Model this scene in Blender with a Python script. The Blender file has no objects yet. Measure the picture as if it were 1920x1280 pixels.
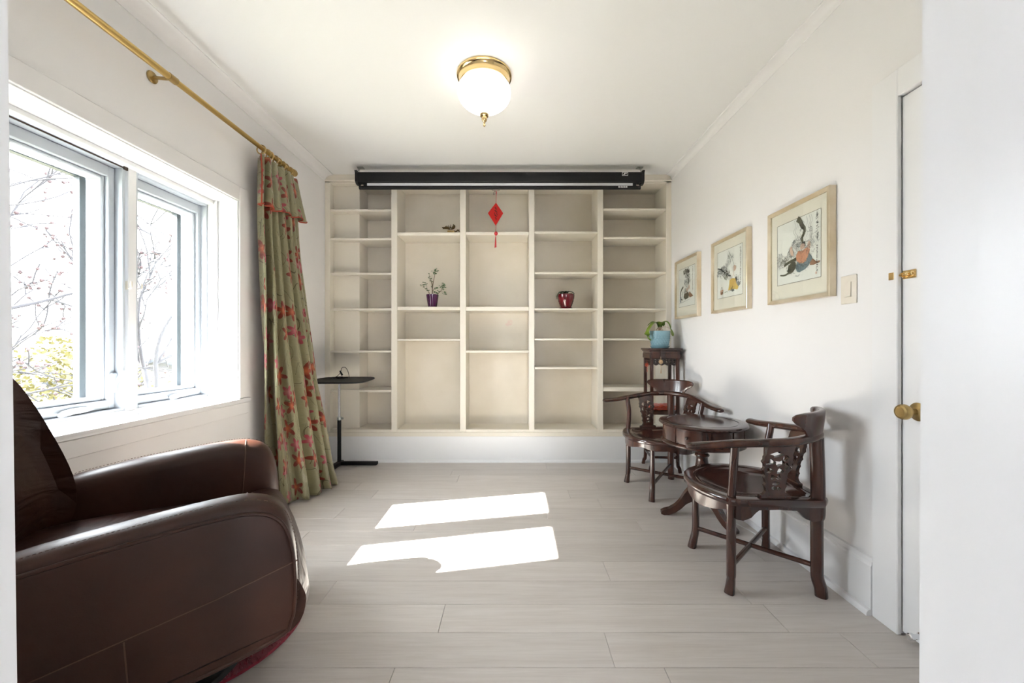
import bpy, bmesh, math, random
from mathutils import Vector, Matrix, noise
C = bpy.context.scene.collection
SC = bpy.context.scene
PI = math.pi
random.seed(7)

# ------------------------------------------------------------------ camera, sky, sun, exposure
cd = bpy.data.cameras.new('camera'); cam = bpy.data.objects.new('camera', cd); C.objects.link(cam)
cd.sensor_width = 36.0; cd.lens = 725.0 / 1920 * 36.0
cd.clip_start = 0.02; cd.clip_end = 500
cd.shift_x = -4 / 1920; cd.shift_y = 4 / 1920
cam.location = (0, 0, 1.12); cam.rotation_euler = (PI / 2, 0, 0)
SC.camera = cam

W = bpy.data.worlds.new('sky'); SC.world = W; W.use_nodes = True
bg = W.node_tree.nodes['Background']
bg.inputs[0].default_value = (0.90, 0.94, 1.0, 1); bg.inputs[1].default_value = 1.5
sl = bpy.data.lights.new('sun', 'SUN'); sl.energy = 7.0; sl.angle = 0.0093; sl.color = (1.0, 0.96, 0.90)
so = bpy.data.objects.new('sun', sl); C.objects.link(so)
so.rotation_euler = Vector((1.0, 0.207, -0.818)).to_track_quat('-Z', 'Y').to_euler()
SC.view_settings.view_transform = 'Standard'; SC.view_settings.look = 'None'
SC.view_settings.gamma = 1.0; SC.view_settings.use_curve_mapping = False
SC.view_settings.exposure = 4.4
def portal(name, loc, rot, sx, sy):                                  # tells the renderer where daylight enters; gives no light itself
    l = bpy.data.lights.new(name, 'AREA'); l.shape = 'RECTANGLE'; l.size = sx; l.size_y = sy
    l.cycles.is_portal = True
    o = bpy.data.objects.new(name, l); C.objects.link(o); o.location = loc; o.rotation_euler = rot
portal('window_daylight_portal', (-2.30, 1.85, 1.40), (0, -PI / 2, 0), 1.6, 1.6)

# ------------------------------------------------------------------ helpers
def srgb(*c):
    return tuple((x / 12.92 if x <= 0.04045 else ((x + 0.055) / 1.055) ** 2.4) for x in [v / 255 for v in c]) + (1,)
def mat(name, col, rough=0.5, metal=0.0, spec=0.5, coat=0.0, sheen=0.0):
    m = bpy.data.materials.new(name); m.use_nodes = True
    b = m.node_tree.nodes['Principled BSDF']
    b.inputs['Base Color'].default_value = col if len(col) == 4 else tuple(col) + (1,)
    b.inputs['Roughness'].default_value = rough; b.inputs['Metallic'].default_value = metal
    b.inputs['Specular IOR Level'].default_value = spec
    b.inputs['Coat Weight'].default_value = coat; b.inputs['Coat Roughness'].default_value = 0.12
    b.inputs['Sheen Weight'].default_value = sheen
    return m
def nd(m, t, **kw):
    n = m.node_tree.nodes.new(t)
    for k, v in kw.items():
        if k.startswith('i_'):
            key = k[2:].replace('_', ' ')
            n.inputs[int(key) if key.isdigit() else key].default_value = v
        else: setattr(n, k, v)
    return n
def ln(m, a, ao, b, bi): m.node_tree.links.new(a.outputs[ao], b.inputs[bi])
def bsdf(m): return m.node_tree.nodes['Principled BSDF']
def add_bump(m, scale=40, strength=0.1, dist=0.002, detail=3, coord='Object', stretch=(1, 1, 1)):
    tc = nd(m, 'ShaderNodeTexCoord'); mp = nd(m, 'ShaderNodeMapping'); mp.inputs['Scale'].default_value = stretch
    nz = nd(m, 'ShaderNodeTexNoise'); nz.inputs['Scale'].default_value = scale; nz.inputs['Detail'].default_value = detail
    bp = nd(m, 'ShaderNodeBump'); bp.inputs['Strength'].default_value = strength; bp.inputs['Distance'].default_value = dist
    ln(m, tc, coord, mp, 'Vector'); ln(m, mp, 0, nz, 'Vector'); ln(m, nz, 0, bp, 'Height'); ln(m, bp, 0, bsdf(m), 'Normal')
    return nz
def add_var(m, c1, c2, scale=3, detail=4, stretch=(1, 1, 1), coord='Object', lo=0.35, hi=0.65):
    tc = nd(m, 'ShaderNodeTexCoord'); mp = nd(m, 'ShaderNodeMapping'); mp.inputs['Scale'].default_value = stretch
    nz = nd(m, 'ShaderNodeTexNoise'); nz.inputs['Scale'].default_value = scale; nz.inputs['Detail'].default_value = detail
    cr = nd(m, 'ShaderNodeValToRGB'); cr.color_ramp.elements[0].position = lo; cr.color_ramp.elements[1].position = hi
    cr.color_ramp.elements[0].color = c1; cr.color_ramp.elements[1].color = c2
    ln(m, tc, coord, mp, 'Vector'); ln(m, mp, 0, nz, 'Vector'); ln(m, nz, 0, cr, 0); ln(m, cr, 0, bsdf(m), 'Base Color')
    return cr

def obj(name, bm, m, parent=None, smooth=True, kind=None, label=None, angle=35):
    if isinstance(bm, bpy.types.Mesh): me = bm
    else:
        bmesh.ops.recalc_face_normals(bm, faces=bm.faces[:])
        me = bpy.data.meshes.new(name); bm.to_mesh(me); bm.free()
    if m is not None:
        for x in (m if isinstance(m, (list, tuple)) else [m]): me.materials.append(x)
    if smooth:
        me.polygons.foreach_set('use_smooth', [True] * len(me.polygons))
        me.set_sharp_from_angle(angle=math.radians(angle))
    o = bpy.data.objects.new(name, me); C.objects.link(o)
    if parent is not None: o.parent = parent
    if kind: o['kind'] = kind
    if label: o['label'] = label
    return o
def tag(o, label, cat, group=None):
    o['label'] = label; o['category'] = cat
    if group: o['group'] = group
    return o
def thing(name, label, cat, loc=(0, 0, 0), rotz=0, group=None):
    o = bpy.data.objects.new(name, None); C.objects.link(o); o.empty_display_size = 0.1
    o.location = loc; o.rotation_euler = (0, 0, rotz)
    return tag(o, label, cat, group)
def struct(name, loc=(0, 0, 0)):
    o = bpy.data.objects.new(name, None); C.objects.link(o); o.location = loc; o['kind'] = 'structure'; return o
def B(): return bmesh.new()
def box(bm, x0, x1, y0, y1, z0, z1, bev=0.0, seg=1, M=None):
    r = bmesh.ops.create_cube(bm, size=1.0)
    vs = r['verts']
    for v in vs:
        v.co = Vector(((x0 + x1) / 2 + v.co.x * (x1 - x0), (y0 + y1) / 2 + v.co.y * (y1 - y0), (z0 + z1) / 2 + v.co.z * (z1 - z0)))
    if bev > 0:
        es = list({e for v in vs for e in v.link_edges})
        r2 = bmesh.ops.bevel(bm, geom=es, offset=bev, segments=seg, affect='EDGES', profile=0.5)
        vs = list({v for f in r2['faces'] for v in f.verts} | {v for v in vs if v.is_valid})
    if M is not None:
        for v in vs: v.co = M @ v.co
    return bm
def cr(pts, n=6, closed=False):
    P = [Vector(p) for p in pts]; out = []; N = len(P)
    for i in range(N if closed else N - 1):
        a = P[(i - 1) % N] if (closed or i > 0) else P[0] * 2 - P[1]
        b = P[i]; c = P[(i + 1) % N]
        d = P[(i + 2) % N] if (closed or i + 2 < N) else P[-1] * 2 - P[-2]
        for k in range(n):
            t = k / n
            out.append(0.5 * ((2 * b) + (c - a) * t + (2 * a - 5 * b + 4 * c - d) * t * t + (3 * b - a - 3 * c + d) * t ** 3))
    if not closed: out.append(P[-1].copy())
    return out
def tube(bm, pts, r, n=10, up=None, sq=0.0, cap=True):
    """sweep; r is a number, an (a, b) pair or a list of them; sq > 0 squares the section off"""
    P = [Vector(p) for p in pts]; N = len(P); rings = []
    prev = None
    for i in range(N):
        T = (P[min(i + 1, N - 1)] - P[max(i - 1, 0)]).normalized()
        if up is not None: u = Vector(up)
        else:
            u = prev if prev is not None else (Vector((0, 0, 1)) if abs(T.z) < 0.9 else Vector((1, 0, 0)))
        s = T.cross(u)
        if s.length < 1e-6: s = T.orthogonal()
        s.normalize(); u2 = s.cross(T).normalized(); prev = u2
        ri = r[i] if isinstance(r, list) else r
        a, b = ri if isinstance(ri, tuple) else (ri, ri)
        ring = []
        for k in range(n):
            t = 2 * PI * (k + 0.5) / n; c, d = math.cos(t), math.sin(t)
            if sq > 0:
                e = 1 - sq * 0.6
                c = math.copysign(abs(c) ** e, c); d = math.copysign(abs(d) ** e, d)
            ring.append(bm.verts.new(P[i] + s * a * c + u2 * b * d))
        rings.append(ring)
    for i in range(N - 1):
        for k in range(n):
            bm.faces.new((rings[i][k], rings[i][(k + 1) % n], rings[i + 1][(k + 1) % n], rings[i + 1][k]))
    if cap:
        bm.faces.new(list(reversed(rings[0]))); bm.faces.new(rings[-1])
    return bm
def lathe(bm, prof, n=32, c=(0, 0, 0), M=None):
    rings = []; c = Vector(c)
    for (r, z) in prof:
        if r < 1e-6: rings.append([bm.verts.new(c + Vector((0, 0, z)))])
        else: rings.append([bm.verts.new(c + Vector((r * math.cos(2 * PI * k / n), r * math.sin(2 * PI * k / n), z))) for k in range(n)])
    for a, b in zip(rings[:-1], rings[1:]):
        for k in range(n):
            k2 = (k + 1) % n
            if len(a) == 1 and len(b) == 1: continue
            if len(a) == 1: bm.faces.new((a[0], b[k], b[k2]))
            elif len(b) == 1: bm.faces.new((a[k], a[k2], b[0]))
            else: bm.faces.new((a[k], a[k2], b[k2], b[k]))
    if M is not None:
        for ring in rings:
            for v in ring: v.co = M @ v.co
    return bm
def torus(bm, c, R, r, M=None, n=20, m=8):
    vs = [[None] * m for _ in range(n)]
    for i in range(n):
        a = 2 * PI * i / n
        for j in range(m):
            b = 2 * PI * j / m
            p = Vector(((R + r * math.cos(b)) * math.cos(a), (R + r * math.cos(b)) * math.sin(a), r * math.sin(b)))
            if M is not None: p = M @ p
            vs[i][j] = bm.verts.new(p + Vector(c))
    for i in range(n):
        for j in range(m):
            bm.faces.new((vs[i][j], vs[(i + 1) % n][j], vs[(i + 1) % n][(j + 1) % m], vs[i][(j + 1) % m]))
def prism(bm, poly, f, d0, d1):
    """2-D polygon swept from d0 to d1; f(u, v, d) gives the 3-D point"""
    a = [bm.verts.new(f(u, v, d0)) for u, v in poly]; b = [bm.verts.new(f(u, v, d1)) for u, v in poly]
    bm.faces.new(a); bm.faces.new(list(reversed(b)))
    n = len(poly)
    for i in range(n): bm.faces.new((a[i], b[i], b[(i + 1) % n], a[(i + 1) % n]))
    return bm
def loft(bm, loops, cap0=True, cap1=True, closed=True):
    R = [[bm.verts.new(p) for p in L] for L in loops]
    n = len(R[0])
    for a, b in zip(R[:-1], R[1:]):
        for k in range(n if closed else n - 1): bm.faces.new((a[k], a[(k + 1) % n], b[(k + 1) % n], b[k]))
    if cap0: bm.faces.new(list(reversed(R[0])))
    if cap1: bm.faces.new(R[-1])
    return R
def fretwork(bm, outline, holes, th, f=None):
    """pierced board: outline with holes in a plane, given thickness, each vertex moved by f"""
    cu = bpy.data.curves.new('fret', 'CURVE'); cu.dimensions = '2D'; cu.fill_mode = 'BOTH'; cu.extrude = th / 2
    for L in [outline] + holes:
        s = cu.splines.new('POLY'); s.points.add(len(L) - 1)
        for p, q in zip(s.points, L): p.co = (q[0], q[1], 0, 1)
        s.use_cyclic_u = True
    t = bpy.data.objects.new('fret', cu); C.objects.link(t)
    me = t.to_mesh(); n0 = len(bm.verts); bm.from_mesh(me); bm.verts.ensure_lookup_table()
    t.to_mesh_clear(); bpy.data.objects.remove(t); bpy.data.curves.remove(cu)
    vs = bm.verts[n0:]
    if f:
        for v in vs: v.co = Vector(f(v.co.x, v.co.y, v.co.z))
    return bm
def blob(cx, cy, rx, ry, n=12, wob=0.0, ph=0.0, lobes=3):
    return [(cx + rx * (1 + wob * math.cos(lobes * 2 * PI * k / n + ph)) * math.cos(2 * PI * k / n),
             cy + ry * (1 + wob * math.cos(lobes * 2 * PI * k / n + ph)) * math.sin(2 * PI * k / n)) for k in range(n)]
def copy_thing(root, loc, rotz, label=None):
    r = root.copy(); C.objects.link(r); r.location = loc; r.rotation_euler = (0, 0, rotz)
    if label: r['label'] = label
    def rec(a, b):
        for ch in a.children:
            c = ch.copy(); C.objects.link(c); c.parent = b; rec(ch, c)
    rec(root, r)
    return r

# ------------------------------------------------------------------ materials
M = {}
M['wall'] = mat('wall_paint', (0.80, 0.79, 0.79), 0.55); add_bump(M['wall'], 90, 0.04, 0.001)
M['ceil'] = mat('ceiling_paint', (0.82, 0.82, 0.81), 0.6); add_bump(M['ceil'], 60, 0.03, 0.001)
M['trim'] = mat('white_gloss_trim', (0.80, 0.80, 0.81), 0.28); add_bump(M['trim'], 25, 0.05, 0.001)
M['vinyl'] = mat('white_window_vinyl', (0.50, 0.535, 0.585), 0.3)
M['cream'] = mat('cream_bookcase_paint', (0.74, 0.69, 0.595), 0.38); add_bump(M['cream'], 30, 0.05, 0.001)
M['basewhite'] = mat('white_plinth_paint', (0.80, 0.80, 0.80), 0.35)
M['gap'] = mat('dark_gap', (0.06, 0.04, 0.03), 0.9)
M['brass'] = mat('polished_brass', (0.84, 0.62, 0.30), 0.14, 1.0)
M['rodbrass'] = mat('brushed_brass', (0.62, 0.43, 0.16), 0.30, 1.0)
M['oldbrass'] = mat('aged_brass', (0.46, 0.33, 0.14), 0.32, 1.0)
M['chrome'] = mat('chrome', (0.75, 0.76, 0.78), 0.10, 1.0)
M['galv'] = mat('galvanised_steel', (0.40, 0.42, 0.41), 0.4, 1.0)
M['black'] = mat('black_metal', (0.008, 0.008, 0.009), 0.5, spec=0.25)
M['blackplastic'] = mat('black_plastic', (0.014, 0.014, 0.015), 0.55, spec=0.3)
M['screencloth'] = mat('white_screen_cloth', (0.86, 0.86, 0.88), 0.6)
M['white'] = mat('white_print', (0.8, 0.8, 0.8), 0.5)
M['ivory'] = mat('ivory_plastic', (0.74, 0.69, 0.60), 0.35)
M['red'] = mat('red_lacquer_card', (0.62, 0.012, 0.012), 0.4)
M['redthread'] = mat('red_thread', (0.55, 0.01, 0.02), 0.6, sheen=0.3)
M['ink'] = mat('black_ink', (0.012, 0.012, 0.012), 0.6)

def dark_wood():
    m = mat('dark_rosewood', (0.05, 0.02, 0.012), 0.26, coat=0.35)
    add_var(m, (0.022, 0.008, 0.006, 1), (0.085, 0.028, 0.016, 1), scale=5, detail=6, stretch=(3, 3, 0.5), lo=0.3, hi=0.75)
    return m
M['wood'] = dark_wood()
M['woodtop'] = mat('polished_rosewood', (0.05, 0.018, 0.012), 0.16, coat=0.5)
add_var(M['woodtop'], (0.020, 0.007, 0.006, 1), (0.060, 0.020, 0.013, 1), scale=4, detail=6, stretch=(0.8, 6, 1), lo=0.3, hi=0.75)
M['wooddark'] = mat('carved_dark_wood', (0.020, 0.010, 0.008), 0.4, coat=0.15)

def floor_wood():
    m = mat('pale_oak_plank', (0.5, 0.46, 0.42), 0.36)
    b = bsdf(m)
    geo = nd(m, 'ShaderNodeNewGeometry'); oi = nd(m, 'ShaderNodeObjectInfo')
    off = nd(m, 'ShaderNodeVectorMath', operation='MULTIPLY_ADD')
    cmb = nd(m, 'ShaderNodeCombineXYZ')
    for k in range(3): ln(m, oi, 'Random', cmb, k)
    ln(m, cmb, 0, off, 0); off.inputs[1].default_value = (37, 91, 13); ln(m, geo, 'Position', off, 2)
    mp = nd(m, 'ShaderNodeMapping'); mp.inputs['Scale'].default_value = (0.9, 11, 1); ln(m, off, 0, mp, 0)
    nz = nd(m, 'ShaderNodeTexNoise', i_Scale=2.2, i_Detail=8.0, i_Roughness=0.62, i_Distortion=0.9); ln(m, mp, 0, nz, 0)
    mp2 = nd(m, 'ShaderNodeMapping'); mp2.inputs['Scale'].default_value = (6, 160, 1); ln(m, off, 0, mp2, 0)
    nz2 = nd(m, 'ShaderNodeTexNoise', i_Scale=1.0, i_Detail=3.0); ln(m, mp2, 0, nz2, 0)
    r = nd(m, 'ShaderNodeValToRGB'); e = r.color_ramp.elements
    e[0].position = 0.30; e[0].color = (0.525, 0.480, 0.445, 1); e[1].position = 0.66; e[1].color = (0.595, 0.555, 0.522, 1)
    ln(m, nz, 0, r, 0)
    mx = nd(m, 'ShaderNodeMix', data_type='RGBA', blend_type='MULTIPLY'); mx.inputs[0].default_value = 0.13
    r2 = nd(m, 'ShaderNodeValToRGB'); r2.color_ramp.elements[0].position = 0.35; r2.color_ramp.elements[1].position = 0.55
    r2.color_ramp.elements[0].color = (0.6, 0.58, 0.56, 1)
    ln(m, nz2, 0, r2, 0); ln(m, r, 0, mx, 6); ln(m, r2, 0, mx, 7)
    hv = nd(m, 'ShaderNodeHueSaturation'); ln(m, mx, 2, hv, 'Color')
    mr = nd(m, 'ShaderNodeMapRange'); mr.inputs[3].default_value = 0.92; mr.inputs[4].default_value = 1.07
    ln(m, oi, 'Random', mr, 0); ln(m, mr, 0, hv, 'Value'); ln(m, hv, 0, b, 'Base Color')
    bp = nd(m, 'ShaderNodeBump', i_Strength=0.12, i_Distance=0.001); ln(m, nz2, 0, bp, 'Height'); ln(m, bp, 0, b, 'Normal')
    return m
M['plank'] = floor_wood()

def leather():
    m = mat('brown_leather', (0.05, 0.022, 0.016), 0.40, spec=0.35)
    add_var(m, (0.020, 0.0072, 0.0048, 1), (0.056, 0.0200, 0.0112, 1), scale=3.2, detail=7, lo=0.3, hi=0.75)
    tc = nd(m, 'ShaderNodeTexCoord')
    v = nd(m, 'ShaderNodeTexVoronoi', i_Scale=330.0); n2 = nd(m, 'ShaderNodeTexNoise', i_Scale=14.0, i_Detail=4.0)
    ln(m, tc, 'Object', v, 'Vector'); ln(m, tc, 'Object', n2, 'Vector')
    b1 = nd(m, 'ShaderNodeBump', i_Strength=0.12, i_Distance=0.001); b2 = nd(m, 'ShaderNodeBump', i_Strength=0.18, i_Distance=0.008)
    ln(m, v, 0, b1, 'Height'); ln(m, n2, 0, b2, 'Height'); ln(m, b2, 0, b1, 'Normal'); ln(m, b1, 0, bsdf(m), 'Normal')
    return m
M['leather'] = leather()
def leather_wrinkled():
    m = leather(); m.name = 'wrinkled_leather'
    tc = nd(m, 'ShaderNodeTexCoord'); mp = nd(m, 'ShaderNodeMapping'); mp.inputs['Scale'].default_value = (1, 0.6, 2.2)
    n = nd(m, 'ShaderNodeTexNoise', i_Scale=5.0, i_Detail=3.0, i_Distortion=1.2); ln(m, tc, 'Object', mp, 0); ln(m, mp, 0, n, 0)
    b = nd(m, 'ShaderNodeBump', i_Strength=0.55, i_Distance=0.03); ln(m, n, 0, b, 'Height')
    old = [x for x in m.node_tree.nodes if x.type == 'BUMP' and not x.inputs['Normal'].is_linked and x != b][0]
    ln(m, b, 0, old, 'Normal')
    return m
M['leatherw'] = leather_wrinkled()
M['stitch'] = mat('leather_thread', (0.085, 0.042, 0.028), 0.6)
M['shag'] = mat('crimson_shag', (0.20, 0.004, 0.022), 0.8, sheen=0.4)

def silk():
    m = mat('olive_floral_silk', (0.3, 0.28, 0.16), 0.30, spec=0.6, sheen=0.2)
    b = bsdf(m); uv = nd(m, 'ShaderNodeTexCoord')
    def flowers(scale, offs, col_a, col_b, base, sharp, thr):
        mp = nd(m, 'ShaderNodeMapping'); mp.inputs['Location'].default_value = offs + (0,); mp.inputs['Scale'].default_value = (scale, scale, 1)
        ln(m, uv, 'UV', mp, 0)
        v = nd(m, 'ShaderNodeTexVoronoi', voronoi_dimensions='2D', i_Scale=1.0, i_Randomness=0.75); ln(m, mp, 0, v, 'Vector')
        d = nd(m, 'ShaderNodeVectorMath', operation='SUBTRACT'); ln(m, mp, 0, d, 0); ln(m, v, 'Position', d, 1)
        sp = nd(m, 'ShaderNodeSeparateXYZ'); ln(m, d, 0, sp, 0)
        at = nd(m, 'ShaderNodeMath', operation='ARCTAN2'); ln(m, sp, 1, at, 0); ln(m, sp, 0, at, 1)
        sc = nd(m, 'ShaderNodeSeparateColor'); ln(m, v, 'Color', sc, 0)
        a5 = nd(m, 'ShaderNodeMath', operation='MULTIPLY_ADD', i_1=5.0); ln(m, at, 0, a5, 0)
        ph = nd(m, 'ShaderNodeMath', operation='MULTIPLY', i_1=6.28); ln(m, sc, 0, ph, 0); ln(m, ph, 0, a5, 2)
        cs = nd(m, 'ShaderNodeMath', operation='COSINE'); ln(m, a5, 0, cs, 0)
        rad = nd(m, 'ShaderNodeMath', operation='MULTIPLY_ADD', i_1=base * sharp, i_2=base); ln(m, cs, 0, rad, 0)
        inside = nd(m, 'ShaderNodeMath', operation='SUBTRACT'); ln(m, rad, 0, inside, 0); ln(m, v, 'Distance', inside, 1)
        st = nd(m, 'ShaderNodeMath', operation='GREATER_THAN', i_1=0.0); ln(m, inside, 0, st, 0)
        keep = nd(m, 'ShaderNodeMath', operation='GREATER_THAN', i_1=thr); ln(m, sc, 1, keep, 0)
        msk = nd(m, 'ShaderNodeMath', operation='MULTIPLY'); ln(m, st, 0, msk, 0); ln(m, keep, 0, msk, 1)
        rr = nd(m, 'ShaderNodeValToRGB'); rr.color_ramp.elements[0].color = col_a; rr.color_ramp.elements[1].color = col_b
        rr.color_ramp.elements[0].position = 0.02; rr.color_ramp.elements[1].position = base * 0.8
        ln(m, v, 'Distance', rr, 0)
        return msk, rr
    base = nd(m, 'ShaderNodeRGB'); base.outputs[0].default_value = (0.225, 0.207, 0.112, 1)
    cur = (base, 0)
    def over(mask, colnode, cout, fac=None):
        nonlocal cur
        x = nd(m, 'ShaderNodeMix', data_type='RGBA'); ln(m, mask, 0, x, 0); ln(m, cur[0], cur[1], x, 6)
        if isinstance(colnode, tuple): x.inputs[7].default_value = colnode
        else: ln(m, colnode, cout, x, 7)
        cur = (x, 2)
    # trailing stems
    for (s, offs, wd) in ((7.0, (0, 0, 0), 0.0065), (9.0, (5.3, 2.1, 0), 0.005)):
        mp = nd(m, 'ShaderNodeMapping'); mp.inputs['Location'].default_value = offs; mp.inputs['Scale'].default_value = (1.0, 0.6, 1); ln(m, uv, 'UV', mp, 0)
        nz = nd(m, 'ShaderNodeTexNoise', noise_dimensions='2D', i_Scale=s, i_Detail=0.5); ln(m, mp, 0, nz, 'Vector')
        su = nd(m, 'ShaderNodeMath', operation='SUBTRACT', i_1=0.5); ln(m, nz, 0, su, 0)
        ab = nd(m, 'ShaderNodeMath', operation='ABSOLUTE'); ln(m, su, 0, ab, 0)
        lt = nd(m, 'ShaderNodeMath', operation='LESS_THAN', i_1=wd); ln(m, ab, 0, lt, 0)
        n2 = nd(m, 'ShaderNodeTexNoise', noise_dimensions='2D', i_Scale=6.0); ln(m, mp, 0, n2, 'Vector')
        g2 = nd(m, 'ShaderNodeMath', operation='GREATER_THAN', i_1=0.48); ln(m, n2, 0, g2, 0)
        mm = nd(m, 'ShaderNodeMath', operation='MULTIPLY'); ln(m, lt, 0, mm, 0); ln(m, g2, 0, mm, 1)
        over(mm, (0.07, 0.055, 0.02, 1), 0)
    mk, rr = flowers(5.4, (3.7, 1.2), (0.38, 0.13, 0.13, 1), (0.29, 0.040, 0.055, 1), 0.20, 0.38, 0.48); over(mk, rr, 0)
    mk, rr = flowers(4.8, (0.4, 0.9), (0.45, 0.11, 0.04, 1), (0.165, 0.013, 0.004, 1), 0.22, 0.5, 0.22); over(mk, rr, 0)
    ln(m, cur[0], cur[1], b, 'Base Color')
    mp = nd(m, 'ShaderNodeMapping'); mp.inputs['Scale'].default_value = (12, 500, 1); ln(m, uv, 'UV', mp, 0)
    nz = nd(m, 'ShaderNodeTexNoise', i_Scale=1.0, i_Detail=2.0); ln(m, mp, 0, nz, 0)
    mp3 = nd(m, 'ShaderNodeMapping'); mp3.inputs['Scale'].default_value = (5, 9, 1); ln(m, uv, 'UV', mp3, 0)
    nz3 = nd(m, 'ShaderNodeTexNoise', i_Scale=1.6, i_Detail=3.0, i_Distortion=1.0); ln(m, mp3, 0, nz3, 0)
    b0 = nd(m, 'ShaderNodeBump', i_Strength=0.6, i_Distance=0.015); ln(m, nz3, 0, b0, 'Height')
    bp = nd(m, 'ShaderNodeBump', i_Strength=0.08, i_Distance=0.001); ln(m, nz, 0, bp, 'Height'); ln(m, b0, 0, bp, 'Normal'); ln(m, bp, 0, b, 'Normal')
    return m
M['silk'] = silk()
M['redtrim'] = mat('rust_red_braid', (0.33, 0.045, 0.02), 0.6)

def pane_glass():
    m = bpy.data.materials.new('window_glass'); m.use_nodes = True; t = m.node_tree
    for n in list(t.nodes):
        if n.type != 'OUTPUT_MATERIAL': t.nodes.remove(n)
    out = [n for n in t.nodes if n.type == 'OUTPUT_MATERIAL'][0]
    tr = nd(m, 'ShaderNodeBsdfTransparent'); tr.inputs[0].default_value = (0.97, 0.985, 0.98, 1)
    gl = nd(m, 'ShaderNodeBsdfGlossy'); gl.inputs['Roughness'].default_value = 0.0
    lw = nd(m, 'ShaderNodeLayerWeight'); p5 = nd(m, 'ShaderNodeMath', operation='POWER', i_1=5.0); ln(m, lw, 'Facing', p5, 0)
    fr = nd(m, 'ShaderNodeMath', operation='MULTIPLY_ADD', i_1=0.93, i_2=0.035); ln(m, p5, 0, fr, 0); mx = nd(m, 'ShaderNodeMixShader')
    ln(m, fr, 0, mx, 0); ln(m, tr, 0, mx, 1); ln(m, gl, 0, mx, 2); ln(m, mx, 0, out, 0)
    return m
M['glass'] = pane_glass()
def emis(name, col, s):
    m = mat(name, col, 0.3); b = bsdf(m); b.inputs['Emission Color'].default_value = col; b.inputs['Emission Strength'].default_value = s; return m
M['lamp'] = emis('frosted_glass_lit', (1.0, 0.95, 0.90, 1), 0.22)
# ------------------------------------------------------------------ the room
XL, XR, YB, YF, H = -1.792, 1.490, 3.658, 0.42, 2.72
YBACK = 3.96
XO = -2.15                                                       # outer face of the window wall
floor = struct('floor')
bm = B(); box(bm, XL - 0.02, XR + 0.25, -2.8, YBACK, -0.20, -0.016); obj('subfloor', bm, M['gap'], floor)
rw = 0.1625; yrow = -2.725; k = 0
joints = {}
rr = random.Random(11)
while yrow < YB + 0.1:
    y1 = min(yrow + rw, YB + 0.12)
    x = XL - rr.uniform(0.1, 1.6)
    while x < XR + 0.2:
        L = rr.uniform(0.9, 1.95); xa, xb = max(x, XL), min(x + L, XR + 0.06)
        if xb - xa > 0.03:
            bm = B(); dz = rr.uniform(-0.0004, 0.0)
            box(bm, xa + 0.0006, xb - 0.0006, yrow + 0.0006, y1 - 0.0006, -0.0155, dz, bev=0.0012)
            obj('plank', bm, M['plank'], floor, smooth=False)
        x += L
    yrow += rw

ceil_ = struct('ceiling')
bm = B(); box(bm, XL - 0.36, XR + 0.3, YF - 0.12, YBACK + 0.1, H, H + 0.15); obj('ceiling_slab', bm, M['ceil'], ceil_, smooth=False)
wr = struct('wall_right')
DY0, DY1, DH = 0.80, 1.500, 2.076                                # closet door opening
bm = B(); box(bm, XR, XR + 0.14, DY1, YBACK + 0.1, -0.016, H)
box(bm, XR, XR + 0.14, YF - 0.12, DY0, -0.016, H); box(bm, XR, XR + 0.14, DY0, DY1, DH, H)
obj('plaster', bm, M['wall'], wr, smooth=False)
wb = struct('wall_back')
bm = B(); box(bm, XL - 0.36, XR + 0.14, YBACK, YBACK + 0.1, -0.016, H); obj('plaster', bm, M['wall'], wb, smooth=False)
wl = struct('wall_left')
WY0, WY1, WZ0, WZ1 = 1.20, 2.508, 0.762, 2.047                   # window opening
bm = B(); box(bm, XO, XL, YF - 0.12, WY0, -0.016, H); box(bm, XO, XL, WY1, YBACK, -0.016, H)
box(bm, XO, XL, WY0, WY1, -0.016, WZ0 - 0.03); box(bm, XO, XL, WY0, WY1, WZ1, H)
obj('plaster', bm, M['wall'], wl, smooth=False)
# doorway wall the camera looks through: jambs lean a little, as in the old house
wf = struct('wall_front')
bm = B()
JL0, JL1, JR0, JR1 = -0.529, -0.5505, 0.4365, 0.4435             # jamb faces at floor and at 1.5 m
def jl(z): return JL0 + (JL1 - JL0) * z / 1.5
def jr(z): return JR0 + (JR1 - JR0) * z / 1.5
HD = 2.08
prism(bm, [(XL, 0), (jl(0), 0), (jl(HD), HD), (XL, HD)], lambda u, v, d: (u, d, v), 0.28, YF)
prism(bm, [(XR, 0), (jr(0), 0), (jr(HD), HD), (XR, HD)], lambda u, v, d: (u, d, v), 0.28, YF)
box(bm, XL, XR, 0.28, YF, HD, H); obj('plaster', bm, M['trim'], wf, smooth=False)
dt = struct('trim_1')
bm = B()
for (fz, s) in ((jl, 1), (jr, -1)):                              # door stops on both jambs
    prism(bm, [(fz(0), 0), (fz(0) + s * 0.014, 0), (fz(HD) + s * 0.014, HD), (fz(HD), HD)], lambda u, v, d: (u, d, v), 0.290, 0.355)
obj('door_stop', bm, M['trim'], dt, smooth=False)
# unseen hallway added behind the doorway; end opening sized to light the jambs
hw_ = struct('wall_unseen_hall'); bm = B()
for x0, x1 in ((-1.30, -1.20), (1.20, 1.30)): box(bm, x0, x1, -2.7, 0.28, -0.016, H)
box(bm, -1.20, 0.20, -2.7, -2.6, -0.016, H); box(bm, 0.62, 1.20, -2.7, -2.6, -0.016, H); box(bm, 0.20, 0.62, -2.7, -2.6, 2.05, H)
obj('plaster', bm, M['wall'], hw_, smooth=False)
hc = struct('ceiling_unseen_hall'); bm = B(); box(bm, -1.3, 1.3, -2.7, 0.28, H, H + 0.1); obj('plaster', bm, M['ceil'], hc, smooth=False)
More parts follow.
